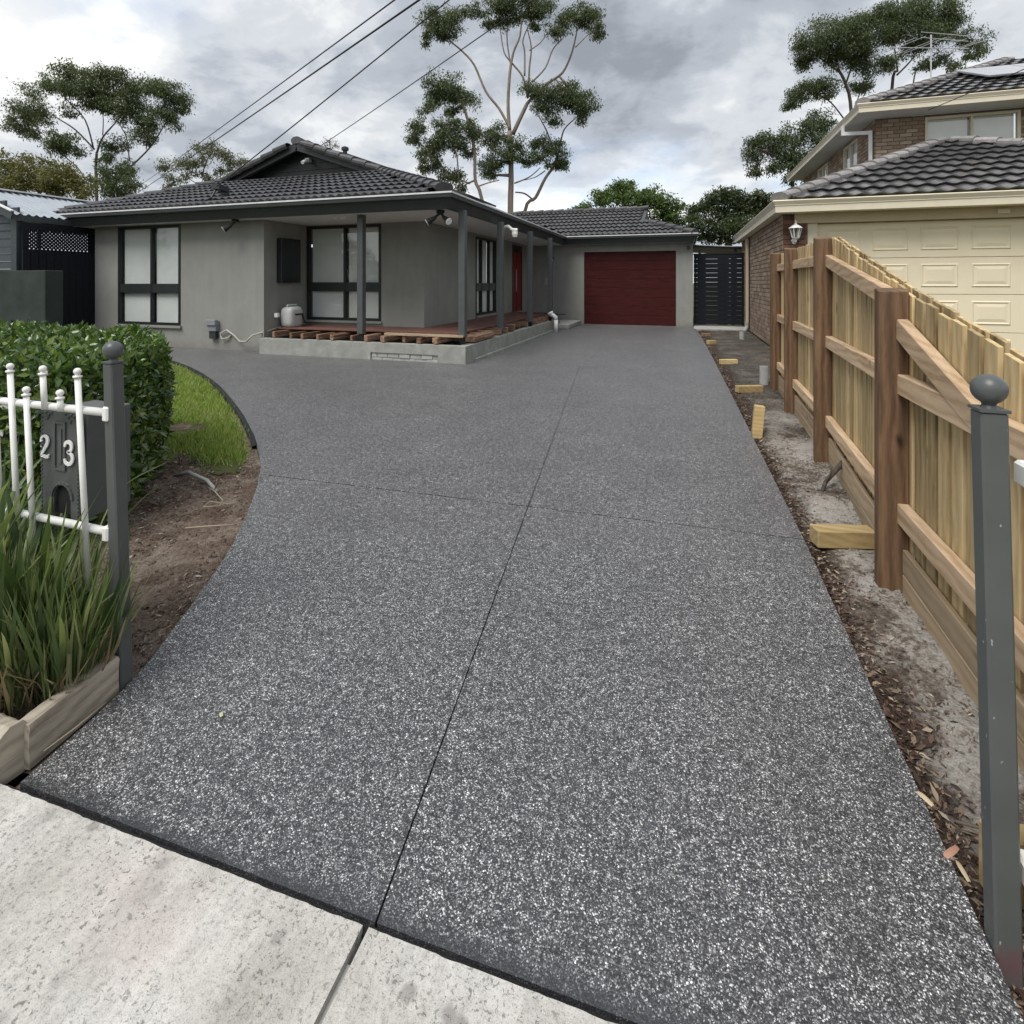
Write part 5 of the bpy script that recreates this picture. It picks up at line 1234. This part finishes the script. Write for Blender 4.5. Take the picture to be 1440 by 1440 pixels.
# ------------------------------------------------------------------ trees
def tree(name, label, cat, D, scale, org, limbs, clumps, leaf, bark, dens, lsize, droop=.8, group=None, depth=.5, thick=1.0, asp=.32, rm=1.12):
    "limbs: (radius px start, end, points); clumps: (x, y, rx, ry) - survey of the photo at distance D"
    S_ = lambda x, y, dd=0: survey(org[0] + x / scale, org[1] + y / scale, D + dd)
    base = S_(*limbs[0][2][0]); m = D / FOC / scale
    t_ = thing(name, label, cat, (base.x, base.y, 0), group); mb = MB(); ends = []
    for li, (r0, r1, pts) in enumerate(limbs):
        if li == 0 or r0 >= 6: P = []
        zoff = 0 if li == 0 else rnd.uniform(-1, 1) * depth
        P = [S_(x, y, zoff * (i / max(1, len(pts) - 1))) for i, (x, y) in enumerate(pts)]
        if li == 0: P = [V((P[0].x, P[0].y, -.2))] + P
        P = [V(p) for p in catmull([tuple(p) for p in P], 4)]; n_ = len(P)
        rr = [max(.012, m * thick * (r0 + (r1 - r0) * i / (n_ - 1))) for i in range(n_)]
        mb.tube(P, rr, 9); ends += list(zip(P[n_ // 2:], rr[n_ // 2:]))
    pos = []
    for (x, y, rx, ry) in clumps:
        dd = rnd.uniform(-1, 1) * depth; c = S_(x, y, dd); RX, RY = rx * m * rm, ry * m * rm; RD = (RX + RY) / 2 * 1.0
        e, er = min(ends, key=lambda q: (q[0] - c).length)
        mid = e.lerp(c, .5) + V((rnd.uniform(-.1, .1), 0, rnd.uniform(0, .2))) * RX
        mb.tube([e, mid, c], [max(.012, er * .7), max(.01, er * .45), .012], 6)
        right = np.array([CT, ST, 0]); fw = np.array([-ST, CT, 0]); up = np.array([0, 0, 1.])
        nsub = max(5, int(18 * (RX * RY) ** .5))
        d_ = unit(rng.normal(size=(nsub, 3))); rad = rng.uniform(.35, .95, nsub)[:, None]; d_ = d_ * rad; d_[:, 2] = np.where(d_[:, 2] < -.35, d_[:, 2] * .6, d_[:, 2])
        sub = np.array(c) + d_[:, :1] * right * RX + d_[:, 1:2] * fw * RD + d_[:, 2:] * up * RY
        for k in range(min(16, nsub)): mb.tube([c, c.lerp(V(sub[k]), .5) + V((0, 0, .08 * RY)), V(sub[k])], [.018, .012, .005], 4, cap=False)
        nl = int(dens * RX * RY * 4 + 20); idx = rng.integers(0, nsub, nl); sg_ = (.10 + .14 * rng.random(nsub)[idx][:, None]) * (RX + RY) / 2 + .05
        g_ = np.clip(rng.normal(size=(nl, 3)), -1.9, 1.9) * np.array([1, 1, .75]) * sg_; pos.append(sub[idx] + g_)
    mb.build('trunk', M[bark], t_, smooth=True, origin=(base.x, base.y, 0))
    pos = np.concatenate(pos); n_ = len(pos); ax = rng.normal(size=(n_, 3)); ax[:, 2] -= droop * 1.6
    leaves('crown', leaf, t_, pos, ax, rng.normal(size=(n_, 3)), rng.uniform(.7, 1.4, n_) * lsize, asp); return t_

tree('gum_tree', 'tall slender gum tree with pale trunk and separate tufts of leaves behind the house', 'tree', 30, 4.5, (560, 0), [
    (21, 15, [(715, 1900), (710, 1340), (714, 1150), (712, 1000), (705, 830)]),
    (9, 4, [(700, 800), (640, 690), (555, 580), (480, 410), (400, 320), (330, 260), (290, 200)]),
    (12, 4, [(705, 830), (695, 650), (708, 450), (730, 330), (770, 230), (780, 120)]),
    (14, 4, [(725, 850), (800, 690), (830, 640), (940, 530), (1040, 460), (1100, 330), (1130, 200)]),
    (8, 3, [(820, 620), (790, 490), (720, 400), (670, 330), (645, 180)]),
    (7, 3, [(822, 600), (830, 430), (842, 300), (815, 180)]), (6, 3, [(845, 520), (930, 430), (980, 310), (1045, 240)]),
    (6, 3, [(800, 480), (800, 330), (790, 250), (840, 130)]), (5, 3, [(715, 430), (690, 270), (690, 120)]), (4, 2, [(1120, 300), (1190, 230), (1230, 190)]), (4, 2, [(830, 320), (900, 270), (950, 200)]),
    (5, 3, [(735, 1160), (830, 1120), (900, 1060)])],
    [(285, 110, 130, 85), (240, 190, 100, 70), (330, 200, 80, 60), (180, 260, 35, 50), (480, 60, 80, 50), (620, 40, 110, 70), (720, 10, 150, 60), (830, 50, 110, 90), (900, 60, 90, 70), (600, 150, 70, 50), (690, 120, 80, 60), (880, 160, 60, 35),
     (1130, 90, 110, 70), (1200, 110, 100, 80), (1260, 200, 50, 70), (1060, 160, 70, 60), (1010, 210, 60, 50),
     (880, 590, 90, 80), (930, 670, 90, 80), (1050, 580, 110, 80), (1080, 640, 100, 60), (1190, 660, 110, 80), (1180, 740, 60, 45), (980, 760, 50, 50),
     (620, 870, 90, 100), (740, 930, 60, 80), (590, 1020, 70, 100), (790, 1010, 60, 60), (680, 1000, 60, 60), (560, 1110, 50, 50)], 'gum_leaf', 'bark', 640, .145)
tree('gum_tree', 'leaning gum trunk with a small tuft right of the tall pale gum', 'tree', 31, 4.5, (560, 0), [
    (13, 8, [(760, 1900), (800, 1345), (870, 1250), (930, 1130), (990, 1040), (1025, 910)]), (6, 3, [(1025, 920), (1050, 820), (1120, 750)]), (6, 3, [(985, 960), (940, 830), (880, 720)]), (6, 4, [(850, 1262), (800, 1225), (740, 1216)]), (4, 2, [(930, 1080), (870, 1120), (800, 1140)])],
    [(920, 930, 90, 70), (890, 1000, 60, 50), (990, 950, 70, 70), (1030, 1030, 50, 60), (960, 1040, 70, 40)], 'gum_leaf', 'bark', 640, .145)
tree('gum_tree', 'bushy gum rising behind the roof hip left of the tall pale gum', 'tree', 27, 4.5, (560, 0), [
    (13, 8, [(620, 1800), (530, 1265), (488, 1140), (483, 950), (440, 760), (400, 640)]), (6, 3, [(400, 1300), (385, 1150), (365, 960), (300, 850)]), (5, 3, [(505, 1180), (560, 1160), (640, 1140)]), (4, 2, [(440, 1160), (300, 1080), (220, 980)])],
    [(290, 520, 110, 80), (340, 590, 120, 90), (420, 640, 70, 70), (250, 610, 80, 60), (180, 680, 55, 65), (110, 800, 65, 80), (120, 900, 60, 60), (300, 800, 110, 70), (350, 870, 130, 90), (240, 900, 90, 80), (470, 830, 50, 80), (180, 990, 80, 60), (230, 1060, 90, 60), (320, 1140, 110, 60), (390, 1190, 50, 40), (430, 960, 60, 60), (330, 700, 60, 40)], 'gum_leaf', 'bark', 640, .14)
tree('gum_tree', 'wide spreading dark gum tree above the carport roof at the left', 'tree', 30, 3.6, (0, 60), [
    (13, 9, [(492, 1350), (490, 800), (485, 640), (490, 560)]), (8, 3, [(490, 560), (520, 480), (600, 385), (640, 300)]), (6, 3, [(472, 530), (430, 390), (340, 290), (300, 220)]), (7, 3, [(478, 540), (380, 440), (280, 375), (180, 300)]),
    (9, 6, [(560, 1200), (645, 700), (660, 640)]), (7, 3, [(660, 630), (760, 530), (830, 420), (880, 320)]), (5, 3, [(655, 600), (640, 480), (590, 390)]), (5, 2, [(430, 690), (390, 630), (310, 560), (220, 465), (140, 420)]), (4, 2, [(520, 470), (520, 360), (480, 260)]), (4, 2, [(740, 540), (750, 400), (740, 300)]), (4, 2, [(500, 660), (590, 560), (650, 530)])],
    [(150, 320, 80, 90), (105, 420, 50, 60), (190, 400, 60, 50), (150, 460, 50, 30), (270, 210, 70, 50), (390, 160, 100, 50), (330, 230, 100, 50), (490, 150, 90, 45), (540, 230, 120, 70), (480, 300, 70, 55), (560, 320, 90, 50), (650, 210, 110, 55), (650, 310, 110, 60), (660, 380, 70, 40), (780, 220, 75, 50), (860, 250, 80, 55), (900, 310, 70, 60), (830, 350, 60, 50), (760, 430, 80, 50), (720, 480, 60, 40), (570, 510, 60, 45), (300, 490, 70, 40), (340, 540, 75, 45), (280, 530, 50, 35), (360, 350, 30, 40), (880, 410, 40, 40), (660, 640, 60, 45), (530, 600, 40, 40)], 'gum_leaf', 'dark_bark', 560, .145, thick=.62, rm=1.22)
tree('bush_tree', 'olive green bushy tree above the carport roof at the left edge', 'tree', 24, 3.6, (0, 60), [(10, 6, [(200, 1300), (200, 800), (200, 660)]), (6, 3, [(200, 760), (80, 660)]), (6, 3, [(200, 760), (340, 680)])],
    [(70, 610, 90, 60), (30, 670, 80, 70), (190, 650, 110, 70), (150, 700, 110, 60), (320, 670, 100, 70), (390, 710, 80, 60), (80, 720, 100, 50), (250, 730, 110, 60), (420, 760, 50, 40), (340, 760, 90, 40)], 'olive_leaf', 'dark_bark', 560, .13, droop=.3, asp=.4)
tree('dark_bush', 'dark drooping bush right of the olive tree behind the house roof', 'tree', 22, 3.6, (0, 60), [(8, 5, [(570, 1300), (575, 800), (580, 690)])],
    [(530, 680, 60, 50), (590, 670, 70, 55), (640, 720, 60, 50), (560, 740, 90, 50), (620, 770, 80, 35)], 'dark_leaf', 'dark_bark', 600, .13)
tree('gum_tree', 'small pale green gum above the roof left of the gable', 'tree', 36, 3.6, (0, 60), [(8, 4, [(1050, 1300), (1040, 760), (1030, 650), (1060, 570)]), (4, 2, [(1040, 740), (940, 680), (850, 630)]), (4, 2, [(1040, 720), (1140, 660), (1230, 600)]), (3, 2, [(960, 690), (900, 700), (830, 740)])],
    [(1070, 540, 75, 35), (1120, 580, 90, 40), (1000, 600, 80, 35), (900, 610, 80, 35), (830, 620, 45, 30), (1200, 600, 70, 35), (1190, 650, 40, 30), (1060, 680, 40, 28), (880, 690, 60, 30), (960, 660, 60, 25), (1110, 650, 50, 25), (850, 730, 40, 20)], 'pale_leaf', 'bark', 260, .17, thick=.6)
tree('bare_tree', 'leafless twiggy treetop just behind the gable ridge', 'tree', 36, 5.14, (380, 180), [(6, 3, [(440, 700), (435, 200), (430, 140)]), (3, 1, [(435, 180), (390, 120), (370, 90)]), (3, 1, [(435, 170), (470, 110), (490, 90)]), (3, 1, [(435, 150), (430, 90), (440, 70)]), (2, 1, [(400, 130), (350, 130)]), (2, 1, [(465, 120), (505, 130)]), (2, 1, [(432, 120), (410, 80)]), (2, 1, [(440, 190), (500, 170)]), (2, 1, [(437, 200), (380, 175)])],
    [(430, 100, 55, 30), (400, 130, 45, 30), (470, 130, 40, 35)], 'chip', 'twig', 60, .12)
tree('leafy_tree', 'bright green bushy tree behind the garage roof', 'tree', 27, 4.5, (800, 230), [(16, 8, [(450, 1100), (440, 500), (440, 300)]), (8, 4, [(440, 420), (250, 260)]), (8, 4, [(440, 400), (620, 300)])],
    [(200, 230, 90, 55), (130, 270, 60, 30), (300, 180, 90, 55), (350, 150, 60, 40), (420, 200, 110, 70), (330, 240, 110, 60), (520, 180, 55, 50), (550, 250, 110, 60), (470, 300, 140, 60), (620, 310, 110, 60), (700, 270, 50, 40), (560, 370, 120, 50), (660, 370, 90, 50), (60, 285, 45, 20)], 'green_leaf', 'dark_bark', 620, .14, droop=.3, asp=.42)
tree('leafy_tree', 'dark green broad tree behind the slat gate', 'tree', 25, 4.5, (800, 230), [(18, 9, [(1000, 1200), (1000, 500), (1000, 350)]), (9, 4, [(1000, 450), (860, 340)]), (9, 4, [(1000, 430), (1150, 300)])],
    [(930, 210, 100, 55), (1040, 200, 110, 50), (1130, 220, 90, 55), (1220, 210, 70, 50), (850, 270, 80, 50), (950, 290, 120, 70), (1080, 290, 120, 70), (1200, 300, 90, 70), (770, 330, 80, 50), (830, 380, 90, 60), (950, 390, 130, 70), (1090, 390, 120, 70), (880, 460, 90, 50), (1000, 470, 120, 50), (1150, 420, 60, 60)], 'dark_leaf', 'dark_bark', 620, .14, droop=.3, asp=.42)
tree('gum_tree', 'large dark crowned gum behind the upper roof of the brick house', 'tree', 32, 3.51, (1030, 0), [
    (16, 10, [(640, 1500), (590, 600), (560, 420), (520, 340)]), (8, 4, [(555, 430), (600, 300), (650, 220)]), (15, 9, [(760, 1400), (785, 470), (815, 350)]), (8, 4, [(812, 370), (880, 300), (950, 200)]), (7, 3, [(815, 350), (800, 240), (780, 140)]), (7, 3, [(860, 900), (890, 430), (930, 320), (1010, 260)]), (6, 3, [(560, 600), (480, 500), (400, 465), (310, 490)]), (5, 3, [(530, 360), (450, 300), (380, 250)]), (5, 2, [(590, 560), (640, 440), (700, 360)])],
    [(440, 180, 100, 80), (370, 250, 60, 65), (350, 320, 40, 40), (540, 150, 90, 60), (480, 260, 80, 60), (620, 120, 80, 55), (730, 90, 100, 60), (800, 60, 110, 50), (880, 60, 110, 50), (960, 90, 110, 70), (1050, 70, 70, 60), (1060, 140, 70, 60), (1180, 200, 55, 45), (1200, 260, 45, 45), (980, 180, 90, 55), (840, 150, 90, 60), (700, 180, 90, 60), (620, 230, 80, 60), (680, 320, 80, 50), (560, 290, 80, 60), (400, 420, 90, 40), (350, 460, 60, 40), (285, 510, 35, 45), (460, 450, 60, 40), (640, 410, 70, 40), (760, 330, 50, 40), (1020, 300, 50, 35), (950, 320, 40, 30), (1090, 330, 30, 30), (900, 240, 70, 40)], 'gum_leaf', 'dark_bark', 560, .15, thick=.6, rm=1.3)
tree('gum_tree', 'lower mid green gum left of the brick house upper gutter', 'tree', 27, 3.51, (1030, 0), [(10, 6, [(330, 1500), (300, 950), (290, 800), (300, 700)]), (5, 3, [(290, 830), (190, 760), (110, 730)]), (5, 3, [(300, 740), (380, 640), (430, 600)])],
    [(130, 690, 65, 45), (110, 760, 60, 60), (190, 720, 60, 60), (260, 730, 80, 70), (340, 650, 80, 60), (390, 700, 70, 60), (310, 800, 80, 60), (220, 820, 60, 50), (110, 840, 45, 45), (430, 590, 55, 50), (470, 620, 40, 40), (400, 790, 60, 60), (320, 870, 60, 40)], 'dark_leaf', 'dark_bark', 560, .14, rm=1.2)

n = 26000; bx_ = rng.uniform(-60, 45, n); hh = 4.6 + 1.5 * np.sin(bx_ * .31) + 1.2 * np.sin(bx_ * .83 + 1)
pp = np.stack([bx_, -24 + rng.normal(0, 1.0, n), hh * rng.random(n) ** .8], 1)
leaves('street_shrubbery', 'dark_leaf', None, pp, rng.normal(size=(n, 3)), rng.normal(size=(n, 3)), rng.uniform(.3, .6, n), .6, kind='stuff')
# ------------------------------------------------------------------ overhead wires
def wire(a, b, r, label, sag=.25):
    P = [a.lerp(b, i / 16) - V((0, 0, sag * 4 * (i / 16) * (1 - i / 16))) for i in range(17)]
    tag(MB().tube(P, r, 6).build('power_line', M['cable'], smooth=True), label, 'power line', 'overhead power lines to the roofs')
wire(survey(195, 262, 42), survey(590, -26, 9.5), .016, 'uppermost overhead wire running down to the left behind the house roof', .05)
wire(survey(195, 270, 42), survey(624, -24, 9.5), .022, 'second overhead wire from the top, thicker, running behind the house roof', .05)
wire(survey(305, 262, 10.6), survey(668, -30, 7.6), .011, 'overhead wire coming down to the bracket on the roof edge', .02)
wire(survey(425, 222, 24), survey(760, -8, 12), .016, 'lowest overhead wire crossing in front of the tall pale gum', .05)
wire(survey(1305, 155, 12.2), survey(1470, 84, 9), .009, 'thin black wire reaching the upper gutter of the brick house', .01)
print('tris', sum(len(o.data.polygons) for o in bpy.data.objects if o.type == 'MESH'), 'objs', len(bpy.data.objects))
